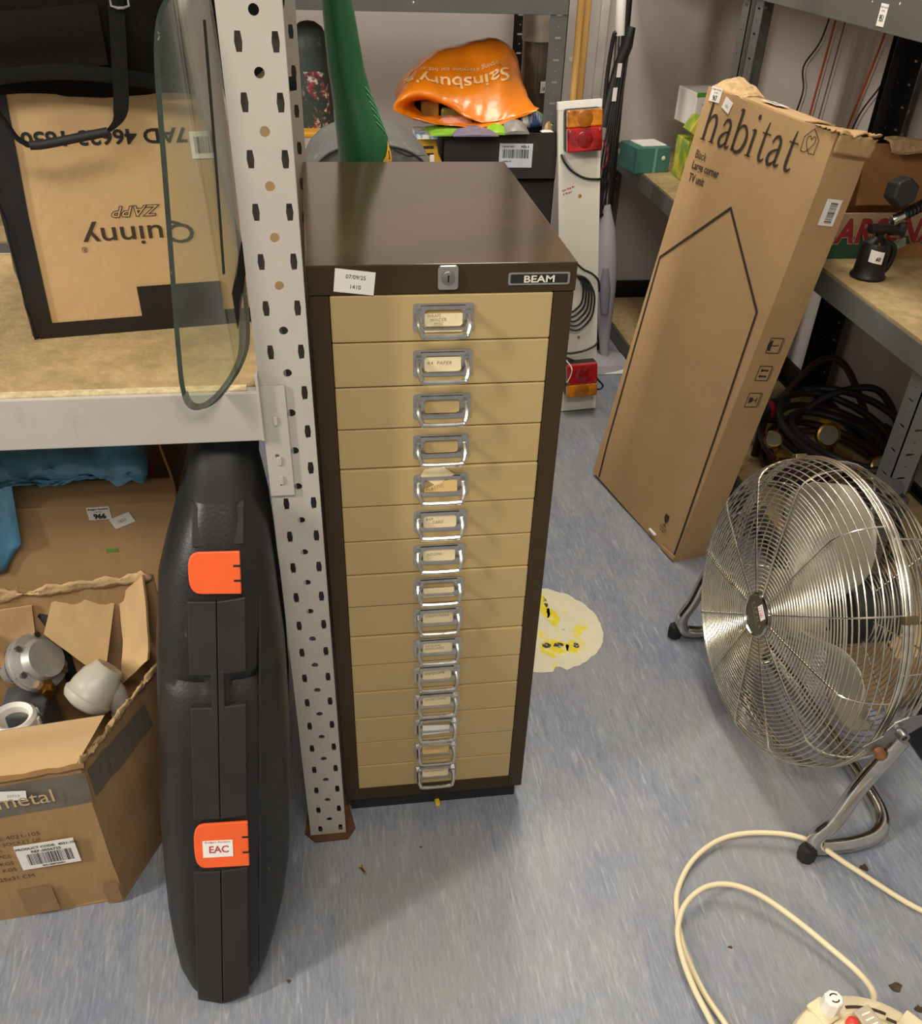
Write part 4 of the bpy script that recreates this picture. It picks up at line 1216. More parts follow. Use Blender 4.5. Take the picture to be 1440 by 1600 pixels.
# stacked dark crates
DKC = mat('dark_brown_card', '#2a2420', 0.75, var=0.12, scale=10, bump=0.08, bscale=100)
for zb, zt, nm, lab in ((0.440, 0.580, 0, 'black cardboard crate at the bottom of the stack on the back shelf'), (0.584, 0.690, 1, 'black cardboard crate of packets with a barcode label under the orange carrier bag')):
    cr = root('storage_crate', (0.47, 1.70, zb), lab, 'crate')
    x0, x1, y0, y1 = (0.335, 0.612, 1.497, 1.672)
    y0 = 1.475 if nm else 1.49
    mb = MB().box((x0, y0, zb), (x1, y0 + 0.004, zt)).box((x0, y1 - 0.004, zb), (x1, y1, zt)).box((x0, y0 + .004, zb), (x0 + 0.004, y1 - .004, zt)).box((x1 - 0.004, y0 + .004, zb), (x1, y1 - .004, zt)).box((x0, y0, zb), (x1, y1, zb + 0.003))
    mb.build('crate_body', DKC, cr)
    if nm:
        for dx in (0.028, 0.062):
            MB().box((0.40 + dx, y0 - 0.0012, 0.5845), (0.40 + dx + 0.024, y0 - 0.0002, 0.606)).build('hand_hole', mat('crate_shadow_green', '#1d2016', 0.9), cr)
        M = axes((0.508, y0 - 0.0004, 0.640), (1, 0, -0.01), (0.01, 0, 1))
        sticker(cr, M, 0.083, 0.054, [], (-0.034, -0.006, 0.066, 0.020, 22), name='barcode_label', label='white barcode label', material=mat('bluish_paper', '#c6ccd0', 0.7))
        link('small_print', join([dashes(M, -0.034, 0.018, 0.030, 0.004, 1), dashes(M, 0.012, 0.017, 0.022, 0.007, 2), dashes(M, -0.034, -0.015, 0.024, 0.004, 3)]), INKB, cr)
packs = [('green_packet', '#7fae35', (0.35, 1.50, 0.688), (0.12, 0.10, 0.012), 0.1, 'bright green packet at the left edge of the upper black crate'),
         ('printed_packet', '#7c7288', (0.40, 1.494, 0.690), (0.11, 0.12, 0.013), 0.02, 'purple printed packet in front of the orange bag on the upper crate'),
         ('printed_packet', '#c98f74', (0.37, 1.56, 0.6905), (0.10, 0.09, 0.022), -0.2, 'salmon coloured packet pressed under the orange bag'),
         ('green_packet', '#8fc02f', (0.455, 1.498, 0.690), (0.055, 0.09, 0.018), 0.0, 'lime green packet in the middle of the upper black crate'),
         ('silver_packet', '#8a857c', (0.50, 1.50, 0.692), (0.06, 0.10, 0.026), 0.08, 'silver grey packet bulging beside the blue roll'),
         ('cardboard_tab', '#b28e5e', (0.590, 1.505, 0.690), (0.022, 0.018, 0.022), 0.5, 'small brown cardboard tab at the right corner of the upper crate'),
         ('white_card', '#e6e2d8', (0.585, 1.492, 0.690), (0.030, 0.018, 0.004), 0.1, 'small white card lying on the right corner of the upper crate')]
for nm, hx, c, s, rz, lab in packs:
    M = Matrix.Translation(c) @ Matrix.Rotation(rz, 4, 'Z')
    mb = MB()
    sx, sy, sz = s
    # pillow-shaped packet: bulging centre, crimped ends
    R = []
    for i in range(9):
        t = i / 8; h = sz * (0.25 + 0.75 * math.sin(PI * min(1, max(0, t))) ** 0.5)
        R.append([M @ V((-sx / 2 + sx * t, -sy / 2, h * 0.3)), M @ V((-sx / 2 + sx * t, -sy / 2, h * 0.0)), M @ V((-sx / 2 + sx * t, sy / 2, 0)), M @ V((-sx / 2 + sx * t, sy / 2, h * 0.4)), M @ V((-sx / 2 + sx * t, sy * .2, h)), M @ V((-sx / 2 + sx * t, -sy * .3, h))])
    mb.rings(R, True, True, True)
    o = mb.build(nm, mat('pack_' + hx[1:], hx, 0.35, var=0.2, scale=40, bump=0.2, bscale=60), smooth=0.7)
    tag(o, lab, 'packet')
br = root('wrapped_roll', (0.55, 1.53, 0.69), 'blue and white wrapped roll lying on the upper crate', 'packet')
M = zaxis((0.515, 1.515, 0.708), (0.95, 0.35, -0.02))
MB().lathe([(0.0, 0), (0.016, 0), (0.0175, 0.004), (0.0175, 0.062), (0.016, 0.066), (0.0, 0.066)], 18, M).build('roll', mat('blue_print_wrap', '#46618f', 0.35, hex2='#c9cdd6', scale=30, lo=0.40, hi=0.5, stretch=(6, 1, 1)), br, smooth=0.7)
MB().lathe([(0.0178, 0.004), (0.0182, 0.005), (0.0182, 0.020), (0.0178, 0.021)], 18, M).build('wrap_band', PAPER, br, smooth=0.7)
gcb = root('cord_bundle', (0.58, 1.53, 0.69), 'lime green cord lying at the right end of the upper crate', 'cord')
for a, b_ in (((0.545, 1.56, 0.735), (0.600, 1.50, 0.702)), ((0.560, 1.56, 0.728), (0.606, 1.515, 0.702))):
    MB().tube([a, V(a).lerp(V(b_), .5) + V((0, 0, .003)), b_], 0.0022, 6).build('strand', mat('lime_cord', '#86b53a', 0.5), gcb, smooth=0.8)

# ----- orange carrier bag
OR = mat('orange_polythene', '#df7c10', 0.30, var=0.14, scale=9, bump=0.9, bscale=17, coat=0.25)
cbag = root('carrier_bag', (0.38, 1.64, 0.69), 'orange supermarket carrier bag lying on its side on the upper crate', 'bag')


def closed_loop(cx, cz, y, rx0, rx1, rz0, rz1, n=48, p=0.85):
    out = []
    for k in range(n):
        a = 2 * PI * k / n
        c, s = math.cos(a), math.sin(a)
        out.append(V((cx + (rx1 if c > 0 else rx0) * math.copysign(abs(c) ** p, c), y, cz + (rz1 if s > 0 else rz0) * math.copysign(abs(s) ** p, s))))
    return out


def morph(poly, n=48):
    """resample a closed polygon (x, y, z) to n points, evenly by length, starting at its first point"""
    P = smooth_path([V(p) for p in poly], 6, True)
    L = [0]
    for a, b in zip(P, P[1:] + P[:1]): L.append(L[-1] + (b - a).length)
    out = []
    for k in range(n):
        d = L[-1] * k / n; i = max(j for j in range(len(P)) if L[j] <= d)
        t = (d - L[i]) / max(1e-9, L[i + 1] - L[i])
        out.append(P[i].lerp(P[(i + 1) % len(P)], t))
    return out


def bagring(P, y, f=0):
    return morph([(x, y + dyy, z) for x, z, dyy in P])


# ring start: right side, going counter-clockwise seen from the front
outer = [(0.545, 0.740, 0), (0.538, 0.790, .0), (0.522, 0.832, .01), (0.475, 0.856, .02), (0.400, 0.843, .02), (0.325, 0.824, .02), (0.275, 0.792, .01), (0.245, 0.765, 0), (0.235, 0.722, -.01), (0.30, 0.700, -.01), (0.40, 0.698, 0), (0.50, 0.702, 0)]
mid = [(0.548, 0.736, 0), (0.532, 0.775, .02), (0.505, 0.800, .03), (0.455, 0.802, .03), (0.395, 0.790, .03), (0.335, 0.790, .03), (0.280, 0.782, .02), (0.236, 0.758, 0), (0.222, 0.724, 0), (0.30, 0.702, 0), (0.40, 0.699, 0), (0.50, 0.706, 0)]
frontu = [(0.558, 0.735, 0), (0.505, 0.722, 0), (0.455, 0.712, .0), (0.415, 0.714, .005), (0.365, 0.738, .030), (0.325, 0.752, .040), (0.280, 0.762, .040), (0.232, 0.752, .020), (0.208, 0.734, 0), (0.245, 0.722, -.02), (0.34, 0.706, -.025), (0.45, 0.700, -.015)]
inner = [(0.45, 0.708, 0), (0.43, 0.706, 0), (0.41, 0.706, .0), (0.39, 0.714, .01), (0.355, 0.728, .03), (0.32, 0.740, .035), (0.285, 0.746, .035), (0.248, 0.738, .02), (0.236, 0.722, 0), (0.27, 0.706, -.015), (0.34, 0.701, -.018), (0.41, 0.701, -.01)]
rs = [[(0.40 + (x - 0.40) * .25, 0.77 + (z - 0.77) * .25, d) for x, z, d in outer], [(0.40 + (x - 0.40) * .75, 0.765 + (z - 0.765) * .8, d) for x, z, d in outer], outer, outer, mid, frontu, inner, [(0.37 + (x - 0.37) * .75, 0.73 + (z - 0.73) * .8, d) for x, z, d in inner]]
ys = [1.74, 1.73, 1.70, 1.63, 1.560, 1.500, 1.530, 1.60]
RB = [bagring(r, y) for r, y in zip(rs, ys)]
RD = []
for i in range(len(RB) - 1):
    for k in range(5):
        t = k / 5
        # Catmull-Rom between rings
        p0, p1, p2, p3 = RB[max(i - 1, 0)], RB[i], RB[i + 1], RB[min(i + 2, len(RB) - 1)]
        RD.append([0.5 * ((2 * b) + (c - a) * t + (2 * a - 5 * b + 4 * c - d) * t * t + (3 * b - a - 3 * c + d) * t ** 3) for a, b, c, d in zip(p0, p1, p2, p3)])
RD.append(RB[-1])
for i, r in enumerate(RD):
    for j, p in enumerate(r):
        q = noise.noise(p * 20) * 0.006 + (0.5 - abs(noise.noise(p * 30 + V((3, 1, 2))))) * 0.012
        p += V((noise.noise(p * 17) * 0.004, -q, q * 0.6))
bo_ = MB().rings(RD, True, True, False).build('bag_body', OR, cbag, smooth=1.0)
MB().box((0.285, 1.58, 0.70), (0.33, 1.66, 0.742), None).build('packet_inside', mat('amber_packet', '#8d6a26', 0.4, var=0.3, scale=60), cbag, bevel=0.004)
MB().box((0.335, 1.575, 0.70), (0.42, 1.66, 0.725), None).build('packet_inside', mat('olive_packet', '#6f7030', 0.4, var=0.3, scale=60), cbag, bevel=0.006)
# printing wrapped onto the bag surface (the bag lies upside down)
bvh = BVHTree.FromPolygons([p for r in RD for p in r], [f for f in [(i * 48 + j, i * 48 + (j + 1) % 48, (i + 1) * 48 + (j + 1) % 48, (i + 1) * 48 + j) for i in range(len(RD) - 1) for j in range(48)]])
def wrap_text(txt, size, cx_, z0, arc, **k):
    me = text_mesh(txt, size, 'CENTER', **k)
    bm = bmesh.new(); bm.from_mesh(me)
    bmesh.ops.triangulate(bm, faces=bm.faces)
    bmesh.ops.subdivide_edges(bm, edges=[e for e in bm.edges if e.calc_length() > 0.006], cuts=1)
    for v in bm.verts:
        u, w = -v.co.x, -v.co.y
        x = cx_ + u; z = z0 + w + arc * u * u
        dirv = V((0, 0.8, -0.6)).normalized()
        o_ = V((x, 1.30, z + 0.22))
        h = bvh.ray_cast(o_, dirv)
        v.co = (h[0] - dirv * 0.0022) if h[0] is not None else V((x, 1.52, z))
    bm.to_mesh(me); bm.free()
    return me
link('printing', join([wrap_text("Sainsbury's", 0.058, 0.375, 0.782, 2.0, sx=1.0, bold=0.0008), wrap_text('helping everyone eat better', 0.020, 0.385, 0.812, 1.8, sx=0.9)]), mat('pale_bag_print', '#f0c48c', 0.4), cbag)

# ----- clear wrapped roll behind the upright
wr_ = root('plastic_wrapped_tube', (0.60, 1.72, 0.44), 'brown tube wrapped in clear plastic standing behind the back shelf upright', 'tube')
BT = mat('brown_plastic_wrap', '#5a4f42', 0.2, var=0.3, scale=18, bump=0.3, bscale=20, coat=0.5, stretch=(1, 1, 0.5))
R = []
for k in range(22):
    z = 0.44 + 0.50 * k / 21
    R.append([V((0.598 + 0.040 * math.cos(a) * (1 + 0.06 * noise.noise(V((math.cos(a) * 2, math.sin(a) * 2, z * 14)))), 1.72 + 0.040 * math.sin(a) * (1 + 0.06 * noise.noise(V((math.cos(a) * 2, math.sin(a) * 2, z * 14)))), z)) for a in [2 * PI * i / 24 for i in range(24)]])
MB().rings(R, True, True, True).build('tube', BT, wr_, smooth=0.9)
MB().lathe([(0.0415, 0.415), (0.042, 0.42), (0.042, 0.50), (0.0415, 0.503), (0.0, 0.503)], 24, Matrix.Translation((0.598, 1.72, 0.44))).build('paper_top', mat('white_wrap', '#b8b2a6', 0.5, var=0.12, scale=30), wr_, smooth=0.7)
sticker(wr_, axes((0.610, 1.676, 0.757), (1, 0.2, 0), (0, 0, 1)), 0.016, 0.026, [('Lot No.', 0, 0.006, 0.003)], (-0.003, -0.008, 0.007, 0.009, 2), name='lot_label')

# ----- two wooden poles leaning in the gap
WOOD = mat('pine_pole', '#c79a55', 0.6, var=0.14, scale=14, stretch=(6, 6, 0.4))
for k, (xb, xt, yb, yt) in enumerate(((0.695, 0.712, 1.66, 1.80), (0.722, 0.735, 1.70, 1.82))):
    o = MB().tube([(xb, yb, 0.0), ((xb + xt) / 2, (yb + yt) / 2, 0.9), (xt, yt, 1.8)], 0.0095, 14).build('wooden_pole', WOOD, smooth=0.8)
    tag(o, ('left' if k == 0 else 'right') + ' one of two round pine poles standing behind the trailer light board', 'pole', 'round pine poles')
sticker_o = MB().box((-0.010, -0.006, 0), (0.010, 0.006, 0.0004), axes((0.800, 2.1495, 0.760), (1, 0, 0.25), (-0.25, 0, 1))).build('paper_label', PAPER)
tag(sticker_o, 'small white paper label stuck on the back wall beside the pine poles', 'label')
# white conduit on the back wall
cd = MB().box((0.87, 2.132, 0.10), (0.895, 2.15, 2.55)).build('trim_1', mat('white_trunking', '#cfc9c0', 0.5), bevel=0.003)
tag(cd, 'white cable trunking running up the back wall', kind='structure')

# ----- trailer light board
tb = root('trailer_light_board', (0.705, 1.36, 0), 'white trailer light board with red and amber lamps leaning beside the cabinet', 'light board')
TX = V((0.105, -0.003, 0)).normalized()
TO = V((0.656, 1.366, 0.001)); TT = V((0.5985, 1.452, 0.760))
TY = (TT - TO).normalized(); TL_ = (TT - TO).length
TX = (TX - TY * TX.dot(TY)).normalized()
TM = axes(TO, TX, TY)
TYv = TM.col[1].xyz; TZ = TM.col[2].xyz
MB().box((0, 0, -0.018), (0.1055, TL_, 0), TM).build('board', WHITEP, tb, bevel=0.0015)
MB().box((-0.0004, TL_ - 0.016, -0.0184), (0.1059, TL_ + 0.0006, 0.0008), TM).build('edge_trim', PAPER, tb)
AMB = mat('amber_lens', '#dd8410', 0.12, var=0.25, scale=22, hex2='#7a4408', lo=0.36, hi=0.55, coat=0.8)
REDL = mat('red_lens', '#b81418', 0.12, var=0.25, scale=22, hex2='#5a0a0c', lo=0.36, hi=0.55, coat=0.8)
for v0, up in ((TL_ - 0.106, True), (0.053, False)):
    lm = MB().prism(rrect(0.012, v0, 0.098, v0 + 0.092, 0.006, 3), 0.030, TM).build('lamp_housing', BLACK, tb, bevel=0.003)
    m_ = v0 + (0.054 if up else 0.036)
    lo_, hi_ = (REDL, AMB) if up else (AMB, REDL)
    for a, b_, mm, nm in ((v0 + 0.001, m_, lo_, 'red_lens' if up else 'amber_lens'), (m_, v0 + 0.091, hi_, 'amber_lens' if up else 'red_lens')):
        MB().prism(rrect(0.0125, a, 0.0975, b_, 0.004, 3), 0.016, TM @ Matrix.Translation((0, 0, 0.030))).build(nm, mm, lm, bevel=0.004, seg=3)
        MB().lathe([(0.019, 0.0), (0.017, 0.0008), (0.0, 0.0014)], 20, TM @ Matrix.Translation((0.055, (a + b_) / 2, 0.046))).build('bulb_dome', mat(nm + '_dark', '#9a5a0c' if 'amber' in nm else '#860f14', 0.2, var=0.3, scale=60, coat=0.5), lm, smooth=0.8)
    for u in (0.019, 0.091):
        MB().lathe([(0.003, 0), (0.003, 0.0015), (0.0, 0.002)], 10, TM @ Matrix.Translation((u, m_ - (0.007 if up else -0.007), 0.046))).build('screw', CHROME, lm, smooth=0.6)
for v in (0.558, 0.205):
    MB().lathe([(0.0042, 0), (0.0042, 0.0012), (0.002, 0.0016), (0.0, 0.001)], 12, TM @ Matrix.Translation((0.054, v, 0))).build('rusty_grommet', mat('rust_brown', '#a9803f', 0.6, var=0.3, scale=200), tb, smooth=0.6)
Mq_ = TM @ Matrix.Translation((0.010, 0.570, 0)) @ Matrix.Rotation(0.25, 4, 'Z')
link('faint_print', join([dashes(Mq_, 0, 0, 0.034, 0.0055, 4), dashes(Mq_, 0, -0.009, 0.026, 0.0055, 5)]), REDINK, tb)
tp = lambda u, v, w: TM @ V((u, v, w))
cab_paths = [[(0.006, 0.655, 0.004), (0.012, 0.640, 0.008), (0.030, 0.618, 0.010), (0.060, 0.600, 0.010), (0.090, 0.594, 0.008), (0.1065, 0.593, 0.002)],
             [(-0.006, 0.470, 0.01), (0.006, 0.445, 0.012), (0.030, 0.415, 0.012), (0.060, 0.385, 0.012), (0.086, 0.370, 0.010), (0.104, 0.350, 0.006), (0.110, 0.320, -0.004)],
             [(0.0, 0.172, 0.004), (0.03, 0.166, 0.008), (0.07, 0.170, 0.008), (0.098, 0.180, 0.006), (0.1075, 0.19, 0.0)],
             [(-0.01, 0.168, 0.004), (0.02, 0.155, 0.01), (0.06, 0.135, 0.012), (0.09, 0.120, 0.008), (0.108, 0.085, 0.002), (0.124, 0.065, 0.0), (0.118, 0.055, 0.001), (0.105, 0.056, 0.003)]]
for p in cab_paths:
    MB().tube(smooth_path([tp(*q) for q in p], 7), 0.0028, 8).build('cable', CABLE, tb, smooth=0.8)
# the coil hanging on the board
for k in range(5):
    rr = 0.036 + 0.004 * k
    c_ = (0.030 + 0.003 * k, 0.325 - 0.006 * k)
    pts = [tp(c_[0] + rr * 0.95 * math.cos(2 * PI * i / 36), c_[1] + rr * 1.35 * math.sin(2 * PI * i / 36), 0.008 + 0.003 * k + 0.003 * math.sin(i)) for i in range(36)]
    MB().tube(pts, 0.0028, 7, closed=True).build('cable_coil', CABLE, tb, smooth=0.8)
MB().tube(smooth_path([tp(0.016, 0.150, 0.006), tp(0.024, 0.140, 0.050), tp(0.022, 0.120, 0.052), tp(0.012, 0.100, 0.050)], 6), 0.0016, 6).build('white_wire', PAPER, tb, smooth=0.8)

# ----- steam mop standing in the corner
sm_ = root('steam_mop', (0.85, 1.68, 0), 'lavender grey steam mop with a looped black cord in the back corner', 'mop')
LAV = mat('lavender_plastic', '#b3aeb6', 0.4, var=0.05, scale=10)
hd = []
for k in range(13):
    t = k / 12; x = 0.795 + 0.142 * t
    h = 0.034 * (0.45 + 0.55 * math.sin(PI * min(1, 0.25 + 0.7 * t))); w = 0.050 + 0.018 * math.sin(PI * t)
    hd.append([V((x, 1.655 - w + 0.03 * t, 0.003)), V((x, 1.655 + w + 0.03 * t, 0.003)), V((x, 1.655 + w * .85 + 0.03 * t, h * .8)), V((x, 1.655 + 0.03 * t, h)), V((x, 1.655 - w * .85 + 0.03 * t, h * .7))])
MB().rings(hd, True, True, True).build('mop_head', LAV, sm_, smooth=0.8)
MB().box((0.795, 1.60, 0.0), (0.939, 1.73, 0.006)).build('mop_pad', PAPER, sm_, bevel=0.003)
bodyp = [(0.02, 0.870, 1.675, .012), (0.06, 0.864, 1.680, .014), (0.12, 0.858, 1.684, .020), (0.20, 0.848, 1.690, .032), (0.28, 0.842, 1.697, .036), (0.34, 0.838, 1.704, .033), (0.40, 0.834, 1.710, .025), (0.44, 0.831, 1.714, .014), (0.46, 0.829, 1.716, .011)]
MB().tube([(x, y, z) for z, x, y, r in bodyp], [r for *_, r in bodyp], 20).build('mop_body', LAV, sm_, smooth=0.9)
MB().tube([(0.846, 1.660, 0.17), (0.838, 1.662, 0.24), (0.834, 1.670, 0.30)], [0.012, 0.017, 0.010], 12).build('water_tank', mat('tank_lilac', '#8f8a9a', 0.2, coat=0.4), sm_, smooth=0.9)
MB().tube([(0.830, 1.716, 0.44), (0.820, 1.735, 0.66), (0.815, 1.745, 0.80), (0.806, 1.757, 1.02)], 0.0065, 12).build('pole', CHROME, sm_, smooth=0.9)
MB().tube([(0.8165, 1.745, 0.865), (0.806, 1.758, 1.05)], 0.0125, 16).build('pole_sleeve', PAPER, sm_, smooth=0.9)
MB().tube([(0.800, 1.738, 0.655), (0.806, 1.740, 0.70), (0.815, 1.742, 0.76), (0.824, 1.742, 0.80), (0.838, 1.742, 0.845), (0.846, 1.742, 0.885)], [0.018, 0.015, 0.013, 0.015, 0.016, 0.010], 14).build('handle_grip', BLACK, sm_, smooth=0.9)
MB().tube(smooth_path([(0.797, 1.740, 0.69), (0.795, 1.742, 0.78), (0.800, 1.742, 0.86), (0.806, 1.742, 0.872)], 5), 0.0055, 10).build('cord_hook', BLACK, sm_, smooth=0.9)
for v, d in ((0.735, 0.0), (0.790, 0.006)):
    MB().box((-0.006, -0.016, 0), (0.006, 0.016, 0.0006), axes((0.815 + d, 1.7215 + (0.004 if d else 0), v), (1, 0.1, 0.0), (0.25, 0, 1))).build('paper_tag', PAPER, sm_)
for k in range(4):
    o_ = 0.004 * k
    P = [(0.842 - o_, 1.735, 0.86), (0.838 - o_ * 2, 1.728, 0.74), (0.832 - o_, 1.722, 0.60), (0.822 - o_ * 2, 1.714, 0.48), (0.806 + o_, 1.706, 0.425 + o_), (0.797 + o_, 1.708, 0.46), (0.800 + o_ * 2, 1.716, 0.58), (0.812 + o_, 1.726, 0.70), (0.826 + o_, 1.735, 0.80)]
    MB().tube(smooth_path(P, 6), 0.0030, 7).build('cord_loop', CABLE, sm_, smooth=0.9)
MB().tube(smooth_path([(0.792, 1.70, 0.63), (0.806, 1.695, 0.60), (0.808, 1.695, 0.575), (0.795, 1.70, 0.555)], 5), 0.0022, 7).build('red_wire', mat('dark_red_wire', '#8e1f33', 0.5), sm_, smooth=0.9)
# black rail beside it
o = MB().tube([(0.876, 1.80, 0.0), (0.870, 1.86, 0.75), (0.860, 1.95, 1.8)], 0.011, 12).build('black_pole', BLACKP, smooth=0.8)
tag(o, 'black metal pole standing behind the steam mop', 'pole')

# ----- corner shelf things
tl_ = root('teal_box', (0.985, 1.86, 0.522), 'worn teal cardboard box at the front of the back right corner shelf', 'box', rotz=0.18)
TEAL = dust_or_glint(mat('teal_card', '#43776f', 0.6, var=0.12, scale=14), '#cfc3a8', 40, 0.66, 0.72)
Mt = ROOTS[tl_]
MB().box((-0.070, -0.05, 0.0), (0.038, 0.06, 0.066), Mt).build('box_body', TEAL, tl_, bevel=0.002)
MB().box((-0.014, -0.0512, 0.0), (-0.006, -0.0502, 0.066), Mt).build('corner_tape', mat('pale_teal_tape', '#79a59c', 0.5), tl_)
MB().lathe([(0.006, 0), (0.005, 0.002), (0.0, 0.003)], 12, Mt @ axes((0.016, -0.05, 0.038), (1, 0, 0), (0, 0, 1))).build('stud', PAPER, tl_)
MB().box((-0.045, -0.03, 0.0663), (0.033, 0.05, 0.0683), Mt).build('paper_sheaf', PAPER, tl_)
GRB = mat('green_print_card', '#86a83a', 0.5, hex2='#d8c94a', var=0.1, scale=22, lo=0.42, hi=0.55)
gbx = root('green_carton', (1.075, 1.75, 0.522), 'green and yellow printed carton on the back right corner shelf', 'box')
MB().box((1.035, 1.705, 0.5225), (1.115, 1.80, 0.625)).build('carton_body', GRB, gbx, bevel=0.002)
MB().box((-0.040, -0.030, 0.0), (0.040, 0.030, 0.045), Matrix.Translation((1.062, 1.72, 0.632)) @ Matrix.Rotation(0.55, 4, 'Y')).build('tilted_flap_box', GRB, gbx, bevel=0.002)
ev = root('envelope_box', (1.09, 1.78, 0.626), 'white box with a green edge and an envelope picture above the green carton', 'box')
Me_ = Matrix.Translation((1.105, 1.80, 0.690)) @ Matrix.Rotation(0.10, 4, 'Z')
MB().box((-0.062, -0.06, -0.036), (0.062, 0.06, 0.048), Me_).build('box_body', PAPER, ev, bevel=0.002)
MB().box((-0.0626, -0.0608, 0.038), (0.0626, -0.0596, 0.0486), Me_).box((0.050, -0.0610, -0.036), (0.0628, 0.0600, 0.038), Me_).build('green_edge', mat('leaf_green_print', '#58a03e', 0.5), ev)
b = MB(); Mv = Me_ @ axes((0, -0.0605, 0), (1, 0, 0), (0, 0, 1))
ribbon(b, [(-0.045, 0.022), (-0.012, -0.008), (0.028, -0.002), (0.044, 0.020)], 0.0022, Mv, 0.0006)
b.build('envelope_print', mat('grey_print_line', '#8c8880', 0.7), ev)
MB().box((1.095, 1.745, 0.6255), (1.17, 1.84, 0.6535)).build('lower_packet', mat('grey_packet', '#8b9088', 0.5), ev, bevel=0.003)


# ================================================================== tall flat-pack carton leaning on the right shelving
hb_ = root('flatpack_carton', (0.75, 0.83, 0), 'tall flat cardboard carton with large black lettering leaning on the right shelving', 'box')
HF = V((0.7459, 0.6220, 0.0))                   # near bottom corner of the front face
He = -V((-0.21354, 0.97656, 0.02726)).normalized()   # along the bottom edge, towards the viewer
Hm = V((0.1514, 0.0060, 0.98846)).normalized()
Hn = V((0.9651, 0.2160, -0.1486)).normalized()       # into the box
HW, HL, HT = 0.3976, 0.862, 0.080
HO = HF - He * HW
HM = axes(HO, He, Hm)                           # x: far to near, y: up, z outward (towards the aisle)
HP = lambda u, v, d=0.0: HO + He * u + Hm * v + Hn * d
HABC = dust_or_glint(mat('flatpack_card', '#b39064', 0.8, var=0.07, scale=5, bump=0.1, bscale=90), '#94734a', 6, 0.55, 0.80, (1, 1, 1), 0.5)


def hbody(i, j, face):
    pass


nu, nv, nd = 10, 26, 4
def warp(p, u, v, d):
    # soft dents, crushed top corner
    n_ = noise.noise(V((u * 9, v * 7, d * 20))) * 0.0008
    cr = max(0, (u - 0.30) / 0.10) * max(0, (v - 0.79) / 0.07)
    return p + Hn * (n_ + 0.006 * cr * noise.noise(V((u * 60, v * 50, 3)))) + Hm * (0.010 * cr * (0.5 + noise.noise(V((u * 40, v * 30, d * 30))))) + He * (-0.006 * cr)
mb = MB()
def hgrid(f, a, b): mb.rings([[f(i / a, j / b) for j in range(b + 1)] for i in range(a + 1)], closed=False)
hgrid(lambda i, j: warp(HP(i * HW, j * HL, 0), i * HW, j * HL, 0), nu * 2, nv)
hgrid(lambda i, j: warp(HP(i * HW, j * HL, HT), i * HW, j * HL, HT), nu * 2, nv)
hgrid(lambda i, j: warp(HP(0, j * HL, i * HT), 0, j * HL, i * HT), nd, nv)
hgrid(lambda i, j: warp(HP(HW, j * HL, i * HT), HW, j * HL, i * HT), nd, nv)
hgrid(lambda i, j: warp(HP(i * HW, 0, j * HT), i * HW, 0, j * HT), nu * 2, nd)
hgrid(lambda i, j: warp(HP(i * HW, HL, j * HT), i * HW, HL, j * HT), nu * 2, nd)
mb.build('carton_body', HABC, hb_, smooth=0.6)
# lifted top flap at the far end and frayed near corner
flap([HP(0.0, HL - 0.002, 0.004), HP(0.11, HL, 0.004), HP(0.10, HL + 0.006, 0.070), HP(0.02, HL + 0.026, 0.060)], 0.003, 'top_flap', hb_, CARDE, bend=0.006, seed=4)
flap([HP(0.02, HL + 0.002, 0.006), HP(0.30, HL + 0.002, 0.006), HP(0.30, HL + 0.003, 0.074), HP(0.02, HL + 0.004, 0.074)], 0.002, 'top_flap', hb_, CARD2, bend=0.002, seed=8)
def crumple(name, fn, n, m, material, parent, t=0.002):
    o = grid_sheet(fn, n, m).build(name, material, parent, smooth=0.5)
    so = o.modifiers.new('thickness', 'SOLIDIFY'); so.thickness = t
    return o
# crushed corners
def crush_top(i, j):
    u = HW - 0.060 + 0.068 * i; d = -0.004 + 0.088 * j
    k = noise.noise(V((i * 4, j * 5, 2.2))); k2 = noise.noise(V((i * 11, j * 9, 6.1)))
    return HP(u, HL + 0.005 + 0.010 * k * i + 0.006 * k2 * i + 0.006 * i * j, d + 0.003 * k2)
crumple('crushed_corner', crush_top, 14, 14, HABC, hb_)
def crush_side(i, j):
    d = -0.002 + 0.084 * i; v = HL + 0.004 - 0.030 * j
    k = noise.noise(V((i * 6, j * 3, 4.2)))
    return HP(HW + 0.004 + 0.005 * k * (1 - j), v + 0.004 * k * (1 - j), d)
crumple('crushed_corner', crush_side, 14, 6, HABC, hb_)
def crush_low(i, j):
    k = noise.noise(V((i * 7, j * 3, 9.2)))
    return HP(HW - 0.055 + 0.057 * i, 0.003 + 0.014 * j * (0.5 + 0.5 * i) , -0.0022 - 0.0025 * abs(k))
crumple('crushed_corner', crush_low, 12, 4, HABC, hb_, 0.0015)
MB().box((0.285, 0.012, 0.0), (0.312, 0.016, 0.005), HM).build('paper_scrap', PAPER, hb_)

# house outline
HI = mat('brown_black_print', '#33281d', 0.8, var=0.1, scale=40)
b = MB()
ribbon(b, [(0.0335, 0.004), (0.0255, 0.10), (0.0150, 0.40), (0.0105, 0.535), (0.1895, 0.688), (0.3646, 0.552), (0.3800, 0.30), (0.3915, 0.06), (0.3925, 0.010)], 0.0056, HM, 0.0012)
b.build('house_outline', HI, hb_)
